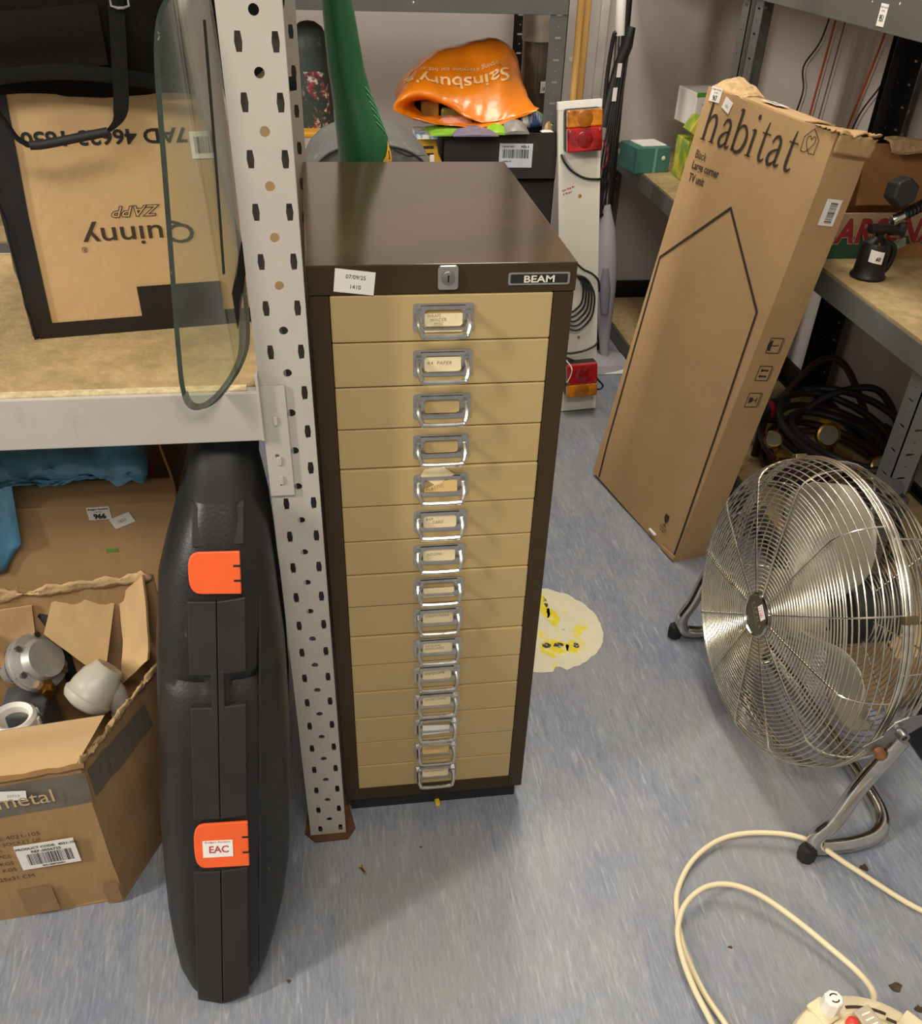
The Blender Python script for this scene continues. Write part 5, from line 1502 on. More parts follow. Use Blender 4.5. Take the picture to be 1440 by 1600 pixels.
# serif lettering drawn with a broad-nib pen: (stroke points, widths) in x-height units
def arcpts(pts, n=6): return [(p.x, p.y) for p in smooth_path([V((a, b_, 0)) for a, b_ in pts], n)]
def wl(n, a, b_, c=None):
    if c is None: return [a + (b_ - a) * i / (n - 1) for i in range(n)]
    h = (n - 1) / 2
    return [a + (b_ - a) * i / h if i <= h else b_ + (c - b_) * (i - h) / h for i in range(n)]
def glyph(ch):
    S = []
    def st(pts, a, b_=None, c=None, sm=True):
        p = arcpts(pts) if sm else pts
        S.append((p, wl(len(p), a, a if b_ is None else b_, c)))
    th, tk = 0.060, 0.165
    foot = lambda x, w=0.20: st([(x - w, 0.02), (x + w, 0.02)], 0.045, sm=False)
    flag = lambda x, y: st([(x - 0.20, y - 0.10), (x - 0.03, y - 0.02)], 0.04, 0.09, sm=False)
    if ch in 'hb':
        st([(0, 0), (0, 1.52)], tk, sm=False); flag(0, 1.54)
    if ch == 'h':
        foot(0); st([(0.03, 0.66), (0.22, 0.93), (0.45, 0.98), (0.60, 0.78), (0.63, 0.45), (0.63, 0.0)], th, tk, tk); foot(0.63)
    if ch == 'b':
        st([(0.03, 0.72), (0.22, 0.95), (0.48, 0.94), (0.68, 0.70), (0.70, 0.42), (0.56, 0.12), (0.30, 0.0), (0.10, 0.06), (0.0, 0.16)], th, tk * 1.1, th)
    if ch == 'a':
        st([(0.06, 0.74), (0.16, 0.94), (0.36, 0.99), (0.52, 0.84), (0.54, 0.55), (0.54, 0.18), (0.60, 0.03), (0.74, 0.05), (0.80, 0.12)], 0.08, tk, th)
        st([(0.53, 0.58), (0.28, 0.50), (0.08, 0.34), (0.06, 0.14), (0.20, 0.0), (0.40, 0.07), (0.53, 0.22)], th, tk, th)
    if ch == 'i':
        st([(0, 0), (0, 0.98)], tk, sm=False); flag(0, 1.0); foot(0)
        c = circle2(0.0, 1.42, 0.05, 10); S.append((c + [c[0]], [0.10] * 11))
    if ch == 't':
        st([(0.10, 1.36), (0.06, 1.10), (0.05, 0.90), (0.05, 0.25), (0.12, 0.04), (0.28, 0.02), (0.40, 0.12)], th, tk, th); st([(-0.16, 0.96), (0.38, 0.96)], 0.055, sm=False)
    return S
b = MB()
XH = 0.0465
for ch, u0 in (('h', 0.0335), ('a', 0.0840), ('b', 0.1335), ('i', 0.1860), ('t', 0.2150), ('a', 0.2410), ('t', 0.2945)):
    v0 = 0.7735 + 0.038 * (u0 - 0.026)
    for pts, w in glyph(ch):
        ribbon(b, [(u0 + x * XH, v0 + y * XH + 0.038 * x * XH) for x, y in pts], [q * XH for q in w], HM, 0.0012)
b.build('large_lettering', HI, hb_)
b = MB()
ribbon(b, [(0.3217, 0.8218), (0.3195, 0.8430), (0.3376, 0.8595), (0.3575, 0.8461), (0.3577, 0.8233), (0.345, 0.8222)], 0.0014, HM, 0.0012)
ht = [(p.x, p.y) for p in smooth_path([V(q) for q in ((0.3217, 0.8218, 0), (0.334, 0.8225, 0), (0.348, 0.836, 0), (0.3495, 0.8455, 0), (0.3435, 0.8485, 0), (0.3395, 0.8430, 0), (0.3350, 0.8475, 0), (0.3290, 0.8440, 0), (0.3300, 0.836, 0), (0.3370, 0.828, 0), (0.345, 0.8222, 0))], 5)]
ribbon(b, ht, 0.0014, HM, 0.0012)
b.build('house_logo', HI, hb_)
write(hb_, [('Black', 0.0250, 0.7395, 0.0215, dict(sx=0.86, rot=0.03)), ], HO, He, Hm, INKB, name='small_lettering', off=0.0013)
write(hb_, [('Large corner', 0.0252, 0.7190, 0.0215, dict(sx=0.84, bold=0.0004, rot=0.05)), ('TV unit', 0.0270, 0.6960, 0.0215, dict(sx=0.84, bold=0.0004, rot=0.05))], HO, He, Hm, HI, name='small_lettering', off=0.0013)
sticker(hb_, axes(HP(0.0330, 0.8535), He + Hm * 0.05, Hm), 0.036, 0.025, [('Rodgers Auctions', 0, 0.0075, 0.0042), ('Lot No.', 0, 0.0020, 0.0042), ('967', 0, -0.0100, 0.0120, dict(bold=0.0003, sx=0.8))], name='lot_label', label='white lot label reading 967', off=0.0012)
sticker(hb_, axes(HP(0.0790, 0.8440), He - Hm * 0.25, Hm + He * 0.25), 0.028, 0.020, [('1652', 0, -0.004, 0.0065)], ink=PENCIL, name='paper_tag', off=0.0012)
# broken-glass symbol near the bottom
b = MB()
Mg = HM @ Matrix.Translation((0.3275, 0.062, 0)) @ Matrix.Rotation(0.05, 4, 'Z')
b.poly([Mg @ V((x, y, 0.0013)) for x, y in ((-0.0075, 0.016), (0.0075, 0.016), (0.0085, 0.006), (0.004, -0.002), (-0.004, -0.002), (-0.0085, 0.006))])
ribbon(b, [(0, -0.001), (0, -0.011)], 0.0018, Mg, 0.0013); ribbon(b, [(-0.007, -0.0115), (0.007, -0.0115)], 0.0018, Mg, 0.0013)
b.build('fragile_symbol', HI, hb_)
link('fragile_print', join([dashes(HM, 0.3155, 0.0415, 0.024, 0.0042, 6, 0.0013), dashes(HM, 0.3175, 0.0350, 0.020, 0.0034, 7, 0.0013)]), HI, hb_)
# side-face symbols (three framed pictograms, lying on their sides) and barcode
HS = axes(HP(HW, 0, 0), Hn, Hm)
for k, (d, v) in enumerate(((0.0410, 0.5010), (0.0410, 0.4450), (0.0410, 0.3890))):
    b = MB(); Mk = HS @ Matrix.Translation((d, v, 0))
    s = 0.0185
    ribbon(b, [(-s * .8, -s * .8), (s * .8, -s * .8), (s * .8, s * .8), (-s * .8, s * .8), (-s * .8, -s * .8)], 0.0016, Mk, 0.0012)
    ribbon(b, [(s * 1.0, -s * .8), (s * 1.0, s * .8)], 0.0012, Mk, 0.0012)
    if k == 0:
        b.poly([Mk @ V((-0.007 + 0.010 * math.cos(a), 0.011 * math.sin(a), 0.0012)) for a in [PI * (-0.5 + i / 8) + PI for i in range(9)]])
        ribbon(b, [(-0.007, 0), (0.007, 0), (0.009, 0.003)], 0.0016, Mk, 0.0012)
    elif k == 1:
        for s_ in (-1, 1):
            ribbon(b, [(-0.009, s_ * 0.006), (0.009, s_ * 0.006)], 0.0032, Mk, 0.0012)
            b.poly([Mk @ V(p) for p in ((-0.010, s_ * 0.006, 0.0012), (-0.005, s_ * 0.006 + 0.004, 0.0012), (-0.005, s_ * 0.006 - 0.004, 0.0012))])
    else:
        b.poly([Mk @ V(p) for p in ((-0.010, -0.007, 0.0012), (-0.001, -0.004, 0.0012), (-0.001, 0.004, 0.0012), (-0.010, 0.007, 0.0012))])
        ribbon(b, [(-0.002, 0), (0.007, 0)], 0.0018, Mk, 0.0012); ribbon(b, [(0.008, -0.006), (0.008, 0.006)], 0.0018, Mk, 0.0012)
    b.build('handling_symbol', HI, hb_)
sticker(hb_, HS @ Matrix.Translation((0.046, 0.744, 0)) @ Matrix.Rotation(PI / 2, 4, 'Z'), 0.044, 0.034, [], (-0.018, -0.010, 0.036, 0.016, 18), name='barcode_label', off=0.0012)
sticker(hb_, axes(HP(0.175, HL + 0.0075, 0.030), He, Hn), 0.05, 0.030, [], (-0.018, -0.010, 0.036, 0.016, 14), name='barcode_label', off=0.0)

# ================================================================== floor fan
FC = V((0.7470, 0.1120, 0.2620)); FRAD = 0.2450
fn_ = V((-0.99693, -0.05503, 0.05569)).normalized(); fs = V((0.05511, -0.99848, 0)).normalized(); ft = fn_.cross(fs).normalized()
if ft.z < 0: ft = -ft
fan = root('floor_fan', (0.76, 0.11, 0), 'chrome wire floor fan with a bent tube stand on the blue floor', 'fan')
FM = axes(FC, fs, ft)
if FM.col[2].xyz.dot(fn_) < 0:
    FM = axes(FC, -fs, ft)
fp = lambda r, a, h: FC + (fs * math.cos(a) + ft * math.sin(a)) * r + fn_ * h


def front_h(r):
    if r <= 0.205: return 0.080 - 0.010 * (r / 0.205) ** 2
    t = min(1, (r - 0.205) / 0.040)
    return 0.070 * math.sqrt(max(0, 1 - t ** 2.2))


def rear_h(r):
    if r <= 0.190: return -0.085
    t = min(1, (r - 0.190) / 0.055)
    return -0.085 * math.sqrt(max(0, 1 - t ** 2.4))


def ring_tube(mb, r, h, t, n=88, s=6):
    mb.tube([fp(r, 2 * PI * i / n, h) for i in range(n)], t, s, closed=True)


mb = MB()
rr = 0.041
while rr < 0.206:
    ring_tube(mb, rr, front_h(rr), 0.00118); rr += 0.0066
for k in range(8):
    a = (k + 0.6) / 8 * PI / 2
    ring_tube(mb, 0.205 + 0.040 * math.sin(a) ** 0.9, 0.070 * math.cos(a) ** 0.95 if k < 7 else 0.008, 0.00118)
fg = mb.build('front_guard', STEELW, fan, smooth=0.9)
fg['kind'] = 'stuff'
for k in range(12):
    a = 2 * PI * k / 12 + 0.12
    P = [fp(r, a, front_h(r) + 0.0020) for r in (0.036, 0.08, 0.13, 0.18, 0.200, 0.214, 0.226, 0.236, 0.2415, 0.2438)] + [fp(0.2445, a, 0.0)]
    MB().tube(P, 0.0015, 6).build('radial_wire', STEELW, fan, smooth=0.9)
mb = MB(); rr = 0.062
while rr < 0.19:
    ring_tube(mb, rr, rear_h(rr), 0.0012, 72, 5); rr += 0.0075
for k in range(9):
    a = (k + 0.7) / 9.3 * PI / 2
    ring_tube(mb, 0.190 + 0.055 * math.sin(a), -0.085 * math.cos(a), 0.0012, 72, 5)
rg_ = mb.build('rear_guard', STEELW, fan, smooth=0.9); rg_['kind'] = 'stuff'
for k in range(8):
    a = 2 * PI * k / 8 + 0.3
    P = [fp(r, a, rear_h(r) - 0.002) for r in (0.055, 0.10, 0.15, 0.19, 0.210, 0.228, 0.238, 0.2425)] + [fp(0.2445, a, 0.0)]
    MB().tube(P, 0.0015, 6).build('radial_wire', STEELW, fan, smooth=0.9)
for h in (-0.0035, 0.0035):
    mb = MB(); ring_tube(mb, 0.2455, h, 0.0030, 96, 8); mb.build('rim_ring', STEELW, fan, smooth=0.9)
for a in (0.62, 2.2, 3.6, 5.3):
    Mc = axes(fp(0.2475, a, 0), fn_, (fs * math.cos(a) + ft * math.sin(a)))
    MB().box((-0.010, -0.006, -0.006), (0.010, 0.005, 0.006), Mc).build('rim_clip', mat('bronze_clip', '#7a6a4e', 0.4, 0.8), fan, bevel=0.0015)
# badge
MBd = axes(FC + fn_ * 0.0805, fs, ft)
MBd = MBd if MBd.col[2].xyz.dot(fn_) > 0 else axes(FC + fn_ * 0.0805, -fs, ft)
bd = MB().lathe([(0.0, -0.002), (0.0345, -0.002), (0.0365, 0.0), (0.0365, 0.004), (0.0335, 0.006), (0.0325, 0.0035), (0.0, 0.0035)], 40, MBd).build('badge', CHROME, fan, smooth=0.6)
MB().lathe([(0.0322, 0.0036), (0.0, 0.0042)], 36, MBd).build('badge_face', mat('dark_badge', '#3a372c', 0.35, var=0.08), bd, smooth=0.6)
b = MB()
def bdg(pts, w): ribbon(b, pts, w, MBd @ Matrix.Rotation(-0.62, 4, 'Z'), 0.0046)
for k, g in enumerate(('C', 'A', 'P', 'A', 'L', 'A')):
    x = -0.021 + 0.0078 * k
    if g == 'A':
        bdg([(x, 0.0), (x + 0.0022, 0.006), (x + 0.0044, 0.0)], 0.0009)
    elif g == 'C': bdg([(x + 0.004, 0.0055), (x + 0.001, 0.0055), (x + 0.0005, 0.0005), (x + 0.004, 0.0005)], 0.0009)
    elif g == 'P': bdg([(x, 0), (x, 0.006), (x + 0.0035, 0.0055), (x + 0.0035, 0.003), (x, 0.003)], 0.0009)
    else: bdg([(x, 0.006), (x, 0), (x + 0.0038, 0)], 0.0009)
bdg([(-0.022, -0.004), (0.018, -0.004)], 0.0008)
b.build('badge_mark', mat('badge_silver', '#a8a18c', 0.4, 0.5), bd)
sk = MB().box((-0.012, -0.007, 0.0044), (0.012, 0.007, 0.0049), MBd @ Matrix.Translation((0.012, 0.014, 0)) @ Matrix.Rotation(-0.62, 4, 'Z')).build('price_sticker', PAPER, bd)
Mk_ = MBd @ Matrix.Translation((0.012, 0.014, 0)) @ Matrix.Rotation(-0.62, 4, 'Z')
tm = join([dashes(Mk_, -0.009, -0.005, 0.016, 0.005, 8, 0.0053), dashes(Mk_, -0.009, 0.002, 0.016, 0.0025, 9, 0.0053)])
link('sticker_print', tm, mat('pink_red_print', '#d0304a', 0.6), bd)
# blades, hub, motor
ALU = mat('grey_blade', '#a39a89', 0.40, 0.10, var=0.06, scale=8)
for a0 in (1.60, 1.60 + 2 * PI / 3, 1.60 + 4 * PI / 3):
    g = []
    for i in range(13):
        t = i / 12; r = 0.032 + 0.178 * t
        half = 0.26 + 0.36 * math.sin(PI * min(1, 0.12 + 0.80 * t)) ** 1.2
        if t > 0.85: half *= math.sqrt(max(0.02, 1 - ((t - 0.85) / 0.152) ** 2)) * 0.85 + 0.15
        row = []
        for j in range(11):
            s_ = j / 10 * 2 - 1
            a = a0 + s_ * half + 0.25 * t
            h = -0.010 + 0.036 * s_ * (1 - 0.35 * t) - 0.010 * (1 - s_ * s_)
            row.append(fp(r, a, h))
        g.append(row)
    mb = MB(); mb.rings(g, closed=False)
    o = mb.build('blade', ALU, fan, smooth=0.9)
    so = o.modifiers.new('thickness', 'SOLIDIFY'); so.thickness = 0.0016
Mh = axes(FC, fs, ft); Mh = Mh if Mh.col[2].xyz.dot(fn_) > 0 else axes(FC, -fs, ft)
MB().lathe([(0.0, 0.035), (0.022, 0.033), (0.036, 0.020), (0.038, -0.02), (0.0, -0.02)], 28, Mh).build('hub', ALU, fan, smooth=0.7)
MB().lathe([(0.0, -0.06), (0.050, -0.06), (0.056, -0.07), (0.056, -0.145), (0.048, -0.160), (0.0, -0.162)], 32, Mh).build('motor', BLACK, fan, smooth=0.6)
# switch box, rear carry handle
kb = MB().box((0.895, 0.225, 0.352), (0.950, 0.282, 0.392)).build('switch_box', BLACK, fan, bevel=0.006, seg=3)
MB().lathe([(0.0, 0.0), (0.020, 0.0), (0.021, 0.003), (0.020, 0.016), (0.0, 0.018)], 12, zaxis((0.925, 0.252, 0.390), (-0.2, -0.3, 1))).build('knob', RUBBER, fan, smooth=0.5)
MB().tube([fp(0.055, 2.0, -0.10), (0.87, 0.20, 0.34), (0.905, 0.245, 0.372)], 0.008, 8).build('switch_arm', BLACK, fan, smooth=0.8)
hp = smooth_path([fp(0.225, 0.95, -0.04), fp(0.262, 0.92, -0.06), fp(0.275, 0.75, -0.075), fp(0.268, 0.60, -0.07), fp(0.228, 0.56, -0.04)], 6)
MB().tube(hp, 0.0022, 8).build('carry_handle', CHROME, fan, smooth=0.9)
# stand
PR = fp(0.262, 0, -0.004); PL = fp(0.262, PI, -0.004)
F2 = V((0.699, -0.165, 0.014)); F1 = V((0.668, 0.372, 0.014))
rt = 0.0122
path = [PR + V((0.012, -0.004, -0.020)), PR.lerp(F2, 0.45) + V((0.004, -0.004, 0.01)), F2 + V((0.020, 0.000, 0.075)), F2 + V((0.003, 0.002, 0.036)), F2 + V((0.010, 0.004, 0.008)), F2 + V((0.034, 0.006, 0.0)), F2 + V((0.080, 0.008, 0.0)), F2 + V((0.120, 0.020, 0.0)), F2 + V((0.145, 0.050, 0.001)), F2 + V((0.150, 0.11, 0.002)),
        V((0.845, 0.10, 0.014)), V((0.832, 0.26, 0.014)), V((0.818, 0.325, 0.014)), V((0.786, 0.358, 0.014)), V((0.735, 0.366, 0.014)), F1 + V((0.034, -0.006, 0.0)), F1 + V((0.010, -0.004, 0.008)), F1 + V((0.003, -0.002, 0.036)), F1 + V((0.020, 0.0, 0.075)), PL.lerp(F1, 0.45) + V((0.004, 0.004, 0.01)), PL + V((0.012, 0.004, -0.020))]
MB().tube(smooth_path(path, 7), rt, 14).build('stand_tube', CHROME, fan, smooth=0.9)
for Fp, sg in ((F2, -1), (F1, 1)):
    MB().lathe([(0.0, 0), (0.011, 0), (0.014, 0.004), (0.0145, 0.020), (0.0125, 0.028), (0.0, 0.028)], 8, Matrix.Translation(Fp + V((-0.004, 0.001 * sg, -0.014)))).build('foot', RUBBER, fan)
for Pp, sg in ((PR, -1), (PL, 1)):
    Mp = axes(Pp + V((0, 0.003 * sg, 0)), (0.80, 0, 0.60), (-0.60, 0, 0.80))
    br_ = MB().prism([(-0.052, -0.010), (-0.030, -0.013), (0.012, -0.016), (0.060, -0.010), (0.060, 0.006), (0.040, 0.004), (0.020, 0.017), (0.0, 0.020), (-0.014, 0.014), (-0.022, 0.006), (-0.052, 0.006)], 0.003, Mp).build('pivot_bracket', DULLM, fan, bevel=0.0008)
    Mz = zaxis(Pp + V((0, -0.002 if sg < 0 else 0.002, 0)), (0, sg, 0))
    MB().lathe([(0.0, -0.004), (0.011, -0.004), (0.011, 0.004), (0.0075, 0.005), (0.0075, 0.018), (0.004, 0.018), (0.004, 0.013), (0.0, 0.013)], 18, Mz).build('pivot_bolt', DULLM, br_, smooth=0.5)
    MB().lathe([(0.0, -0.006), (0.007, -0.006), (0.008, 0.010), (0.005, 0.016), (0.0, 0.017)], 10, zaxis(Pp + V((-0.020, 0.004 * sg, -0.036)), (0.4, sg, -0.6))).build('lock_nut', mat('rusty_nut', '#7a5130', 0.6, 0.4, var=0.3, scale=120), br_, smooth=0.6)

# ================================================================== extension cable and reel
c1 = [(1.00, -0.35, 0.006), (0.90, -0.325, 0.006), (0.823, -0.276, 0.006), (0.753, -0.197, 0.012), (0.699, -0.150, 0.026), (0.637, -0.128, 0.024), (0.576, -0.125, 0.016), (0.520, -0.152, 0.010), (0.479, -0.199, 0.006), (0.463, -0.245, 0.006), (0.456, -0.295, 0.006), (0.461, -0.358, 0.006), (0.476, -0.413, 0.006), (0.484, -0.46, 0.006), (0.482, -0.51, 0.006), (0.468, -0.54, 0.008), (0.452, -0.51, 0.010)]
c2 = [(0.452, -0.47, 0.011), (0.455, -0.414, 0.012), (0.447, -0.356, 0.014), (0.445, -0.309, 0.018), (0.452, -0.270, 0.022), (0.475, -0.236, 0.026), (0.511, -0.216, 0.030), (0.549, -0.218, 0.032), (0.585, -0.239, 0.030), (0.621, -0.280, 0.026), (0.655, -0.330, 0.022), (0.673, -0.370, 0.026), (0.670, -0.405, 0.040), (0.650, -0.432, 0.050)]
ec = root('extension_cable', (0.55, -0.25, 0), 'cream extension cable looped on the floor in front of the fan', 'cable')
MB().tube(smooth_path(c1 + c2, 10), 0.0042, 10).build('cable', CREAMP, ec, smooth=0.9)
RC = V((0.598, -0.520, 0))
rl = root('cable_reel', RC, 'cream round cable reel with a red switch at the bottom edge of the picture', 'cable reel')
Mr = Matrix.Translation(RC)
MB().lathe([(0.0, 0.0), (0.088, 0.0), (0.096, 0.006), (0.100, 0.020), (0.100, 0.070), (0.096, 0.082), (0.088, 0.087), (0.070, 0.088), (0.066, 0.084), (0.0, 0.084)], 64, Mr).build('casing', CREAMP, rl, smooth=0.6)
MB().lathe([(0.064, 0.083), (0.064, 0.094), (0.060, 0.098), (0.0, 0.099)], 48, Mr).build('centre_disc', CREAMP, rl, smooth=0.6)
def arc_slot(a0, a1, r0, r1, name='vent_slot', material=INKB, z0=0.0868, z1=0.0888):
    b = MB(); n = 12
    R = []
    for i in range(n + 1):
        a = a0 + (a1 - a0) * i / n
        R.append([RC + V((r0 * math.cos(a), r0 * math.sin(a), z0)), RC + V((r1 * math.cos(a), r1 * math.sin(a), z0)), RC + V((r1 * math.cos(a), r1 * math.sin(a), z1)), RC + V((r0 * math.cos(a), r0 * math.sin(a), z1))])
    b.rings(R, True, True, True); b.build(name, material, rl)
for a0 in (0.95, 2.25, 3.5, 4.8): arc_slot(a0, a0 + 0.62, 0.0765, 0.0800)
for a in (0.60, 1.95):
    b = MB(); Mq = Mr @ Matrix.Rotation(a, 4, 'Z')
    b.box((0.066, -0.012, 0.084), (0.0985, 0.012, 0.0905), Mq); b.build('rim_rib', CREAMP, rl, bevel=0.002)
kn = MB().lathe([(0.0, 0.0), (0.0125, 0.0), (0.0118, 0.024), (0.010, 0.026), (0.0, 0.026)], 8, Matrix.Translation((0.576, -0.441, 0.088))).build('winding_knob', PAPER, rl, smooth=0.4)
for s_ in (-1, 1):
    b = MB(); b.tube([V((0.576 + 0.0055 * math.cos(t), -0.441 + 0.0055 * math.sin(t), 0.1142)) for t in [PI / 2 * (1 - s_) + 0.6 + i * 0.24 for i in range(9)]], 0.0009, 5); b.build('knob_groove', INKB, kn)
MB().lathe([(0.0, 0.0), (0.0075, 0.0), (0.0068, 0.008), (0.004, 0.0105), (0.0, 0.011)], 16, Matrix.Translation((0.589, -0.468, 0.098))).build('red_switch', mat('red_button', '#e0392c', 0.35), rl, smooth=0.7)
sb = MB().box((-0.012, -0.022, 0), (0.012, 0.022, 0.010), Matrix.Translation((0.612, -0.474, 0.097)) @ Matrix.Rotation(0.25, 4, 'Z')).build('socket_cover', mat('grey_cream_plastic', '#b9ad90', 0.5), rl, bevel=0.002)
for k in range(5):
    MB().box((-0.006, 0.012 - 0.007 * k, 0.0098), (0.006, 0.014 - 0.007 * k, 0.0106), Matrix.Translation((0.612, -0.474, 0.097)) @ Matrix.Rotation(0.25, 4, 'Z')).build('cover_ridge', PAPER, sb)
MB().box((-0.006, -0.002, 0), (0.006, 0.002, 0.001), Matrix.Translation((0.640, -0.470, 0.0985)) @ Matrix.Rotation(-0.6, 4, 'Z')).build('socket_slot', INKB, rl)

# ================================================================== floor marks and litter
ST = dust_or_glint(dust_or_glint(mat('worn_white_sticker', '#d9d2b4', 0.55, var=0.05, scale=14), '#e6d21e', 17, 0.56, 0.62, (1, 1, 1), 0.95), '#3a3a28', 26, 0.66, 0.70, (1, 1, 1), 0.8)
P = []
for i in range(90):
    a = 2 * PI * i / 90
    r = 0.133 * (1 + 0.03 * noise.noise(V((math.cos(a) * 7, math.sin(a) * 7, 1))) + 0.02 * noise.noise(V((math.cos(a) * 22, math.sin(a) * 22, 4))))
    if 4.75 < a < 4.95: r *= 0.90
    P.append((0.395 + r * math.cos(a), 0.428 + r * math.sin(a)))
FSP = [(0.424, 0.500, 0.012, 0.045, 'Y', 'yellow_print'), (0.436, 0.455, 0.012, 0.030, 'Y', 'yellow_print'), (0.418, 0.362, 0.030, 0.026, 'Y', 'yellow_print'), (0.455, 0.36, 0.014, 0.022, 'Y', 'yellow_print'), (0.404, 0.372, 0.009, 0.008, 'B', 'black_print'), (0.428, 0.370, 0.010, 0.008, 'B', 'black_print'), (0.431, 0.506, 0.004, 0.016, 'B', 'black_print'), (0.462, 0.366, 0.006, 0.008, 'B', 'black_print')]
fsr = root('floor_sticker', (0.395, 0.428, 0), 'worn round white floor sticker with yellow and black remains beside the cabinet', 'sticker')
MB().prism(P, 0.0006, Matrix.Translation((0, 0, 0.0002))).build('sticker_disc', ST, fsr)
YF = dust_or_glint(mat('yellow_floor_print', '#e2cf1c', 0.55, var=0.1, scale=30), '#e0d9bd', 30, 0.52, 0.60)
BF = dust_or_glint(mat('black_floor_print', '#25241a', 0.55, var=0.1, scale=30), '#d9cf9a', 40, 0.55, 0.62)
for cxx, cyy, rx_, ry_, mm_, nm_ in FSP:
    MB().prism([(cxx + rx_ * (1 + 0.35 * noise.noise(V((math.cos(a) * 3, math.sin(a) * 3, cxx * 40)))) * math.cos(a), cyy + ry_ * (1 + 0.35 * noise.noise(V((math.cos(a) * 3, math.sin(a) * 3, cyy * 40)))) * math.sin(a)) for a in [2 * PI * i / 24 for i in range(24)]], 0.0002 if mm_ == 'Y' else 0.0003, Matrix.Translation((0, 0, 0.0008))).build(nm_, YF if mm_ == 'Y' else BF, fsr)
sc_ = root('screw', (0.02, -0.11, 0), 'small brass screw lying on the floor in front of the cabinet', 'screw')
Ms = zaxis((0.016, -0.102, 0.003), (0.45, -0.85, 0.0))
MB().lathe([(0.0, 0.0), (0.0036, 0.0), (0.0016, 0.0025), (0.0016, 0.014), (0.0, 0.017)], 10, Ms).build('screw_body', BRASS, sc_, smooth=0.6)
DIRT = mat('dirt_flake', '#4a3a28', 0.9, var=0.3, scale=100)
flk = [(0.780, -0.192, 0.010, 'brown flake on the floor just below the fan foot'), (0.728, -0.381, 0.011, 'brown flake on the floor right of the cable loop'), (0.744, -0.414, 0.008, 'dark flake on the floor beside the cable reel'), (0.524, -0.296, 0.004, 'tiny brown flake inside the cable loop'), (-0.090, -0.272, 0.004, 'tiny dark crumb at the foot of the black hard case'), (0.11, -0.075, 0.003, 'tiny dark crumb in front of the cabinet')]
for x, y, s_, lab in flk:
    P = [(x + s_ * random.uniform(.4, 1) * math.cos(a), y + s_ * random.uniform(.3, .9) * math.sin(a)) for a in [i * PI / 5 for i in range(10)]]
    o = MB().prism(P, 0.0008, Matrix.Translation((0, 0, 0.0001))).build('dirt_flake', DIRT)
    tag(o, lab, 'debris')

# ================================================================== things on the right shelving
# open produce carton with red lettering
pc = root('produce_carton', (1.13, 0.86, 0.614), 'green and white produce carton with red lettering on the chipboard shelf', 'box')
yF = 0.745
MB().box((0.962, yF, 0.6142), (1.315, yF + 0.004, 0.655)).build('green_panel', mat('dark_green_print', '#1f4a30', 0.7, var=0.1), pc)
MB().box((0.962, yF, 0.655), (1.315, yF + 0.004, 0.697)).build('pale_panel', mat('pale_card_print', '#a48a6a', 0.8, var=0.1), pc)
MB().box((1.12, yF - 0.0006, 0.6142), (1.315, yF - 0.0001, 0.640)).build('bare_card_strip', CARDB, pc)
mb = MB().box((0.962, yF + 0.004, 0.6142), (0.966, 0.98, 0.70)).box((0.962, 0.976, 0.6142), (1.315, 0.98, 0.715)).box((1.311, yF + .004, 0.6142), (1.315, 0.976, 0.70)).box((0.966, yF + .004, 0.6142), (1.311, 0.976, 0.618))
mb.build('carton_body', CARDB, pc)
flap([(1.045, 0.80, 0.697), (1.20, 0.80, 0.697), (1.205, 0.86, 0.790), (1.065, 0.86, 0.795)], 0.004, 'raised_flap', pc, CARDB, bend=0.004, seed=3)
flap([(1.10, 0.82, 0.790), (1.25, 0.82, 0.785), (1.25, 0.86, 0.800), (1.10, 0.86, 0.805)], 0.005, 'torn_flap', pc, CARDE, bend=0.006, seed=5)
tm = text_mesh('ARSENAL', 0.060, 'LEFT', 0.12, 0.86, 1.12, 0.0042); tm.transform(axes((0.990, yF - 0.0004, 0.6450), (1, 0, 0), (0, 0, 1)) @ Matrix.Translation((0, 0, 0.0003)))
link('lettering_outline', tm, mat('letter_outline', '#b09a80', 0.7), pc)
tm = text_mesh('ARSENAL', 0.060, 'LEFT', 0.12, 0.86, 1.12, 0.0026); tm.transform(axes((0.990, yF - 0.0004, 0.6450), (1, 0, 0), (0, 0, 1)) @ Matrix.Translation((0, 0, 0.0007)))
link('lettering', tm, mat('dark_red_print', '#8e1f28', 0.7), pc)

# old blowlamp
bl = root('blowlamp', (1.012, 0.640, 0.614), 'dark metal blowlamp with a lot label on the chipboard shelf', 'blowlamp')
BLK = mat('sooty_metal', '#262120', 0.45, 0.4, var=0.25, scale=30, rvar=0.1)
Mb = Matrix.Translation((1.012, 0.640, 0.6145))
MB().lathe([(0.0, 0.0), (0.031, 0.0), (0.032, 0.004), (0.028, 0.010), (0.0265, 0.030), (0.026, 0.052), (0.022, 0.062), (0.012, 0.068), (0.008, 0.072), (0.008, 0.084), (0.0, 0.084)], 28, Mb).build('tank', BLK, bl, smooth=0.6)
MB().lathe([(0.0, 0.0), (0.0075, 0.0), (0.0085, 0.004), (0.0085, 0.040), (0.011, 0.044), (0.011, 0.060), (0.0, 0.060)], 18, zaxis((0.983, 0.628, 0.703), (1, 0.15, -0.05))).build('burner', BLK, bl, smooth=0.6)
MB().lathe([(0.0, 0.0), (0.010, 0.0), (0.012, 0.004), (0.012, 0.010), (0.0, 0.012)], 10, zaxis((1.044, 0.634, 0.700), (0.8, -0.5, 0.1))).build('valve_knob', RUBBER, bl, smooth=0.5)
MB().tube(smooth_path([(1.030, 0.645, 0.676), (1.046, 0.640, 0.668), (1.050, 0.640, 0.650), (1.046, 0.640, 0.632), (1.040, 0.642, 0.622)], 5), 0.0055, 10).build('pump_handle', BLK, bl, smooth=0.8)
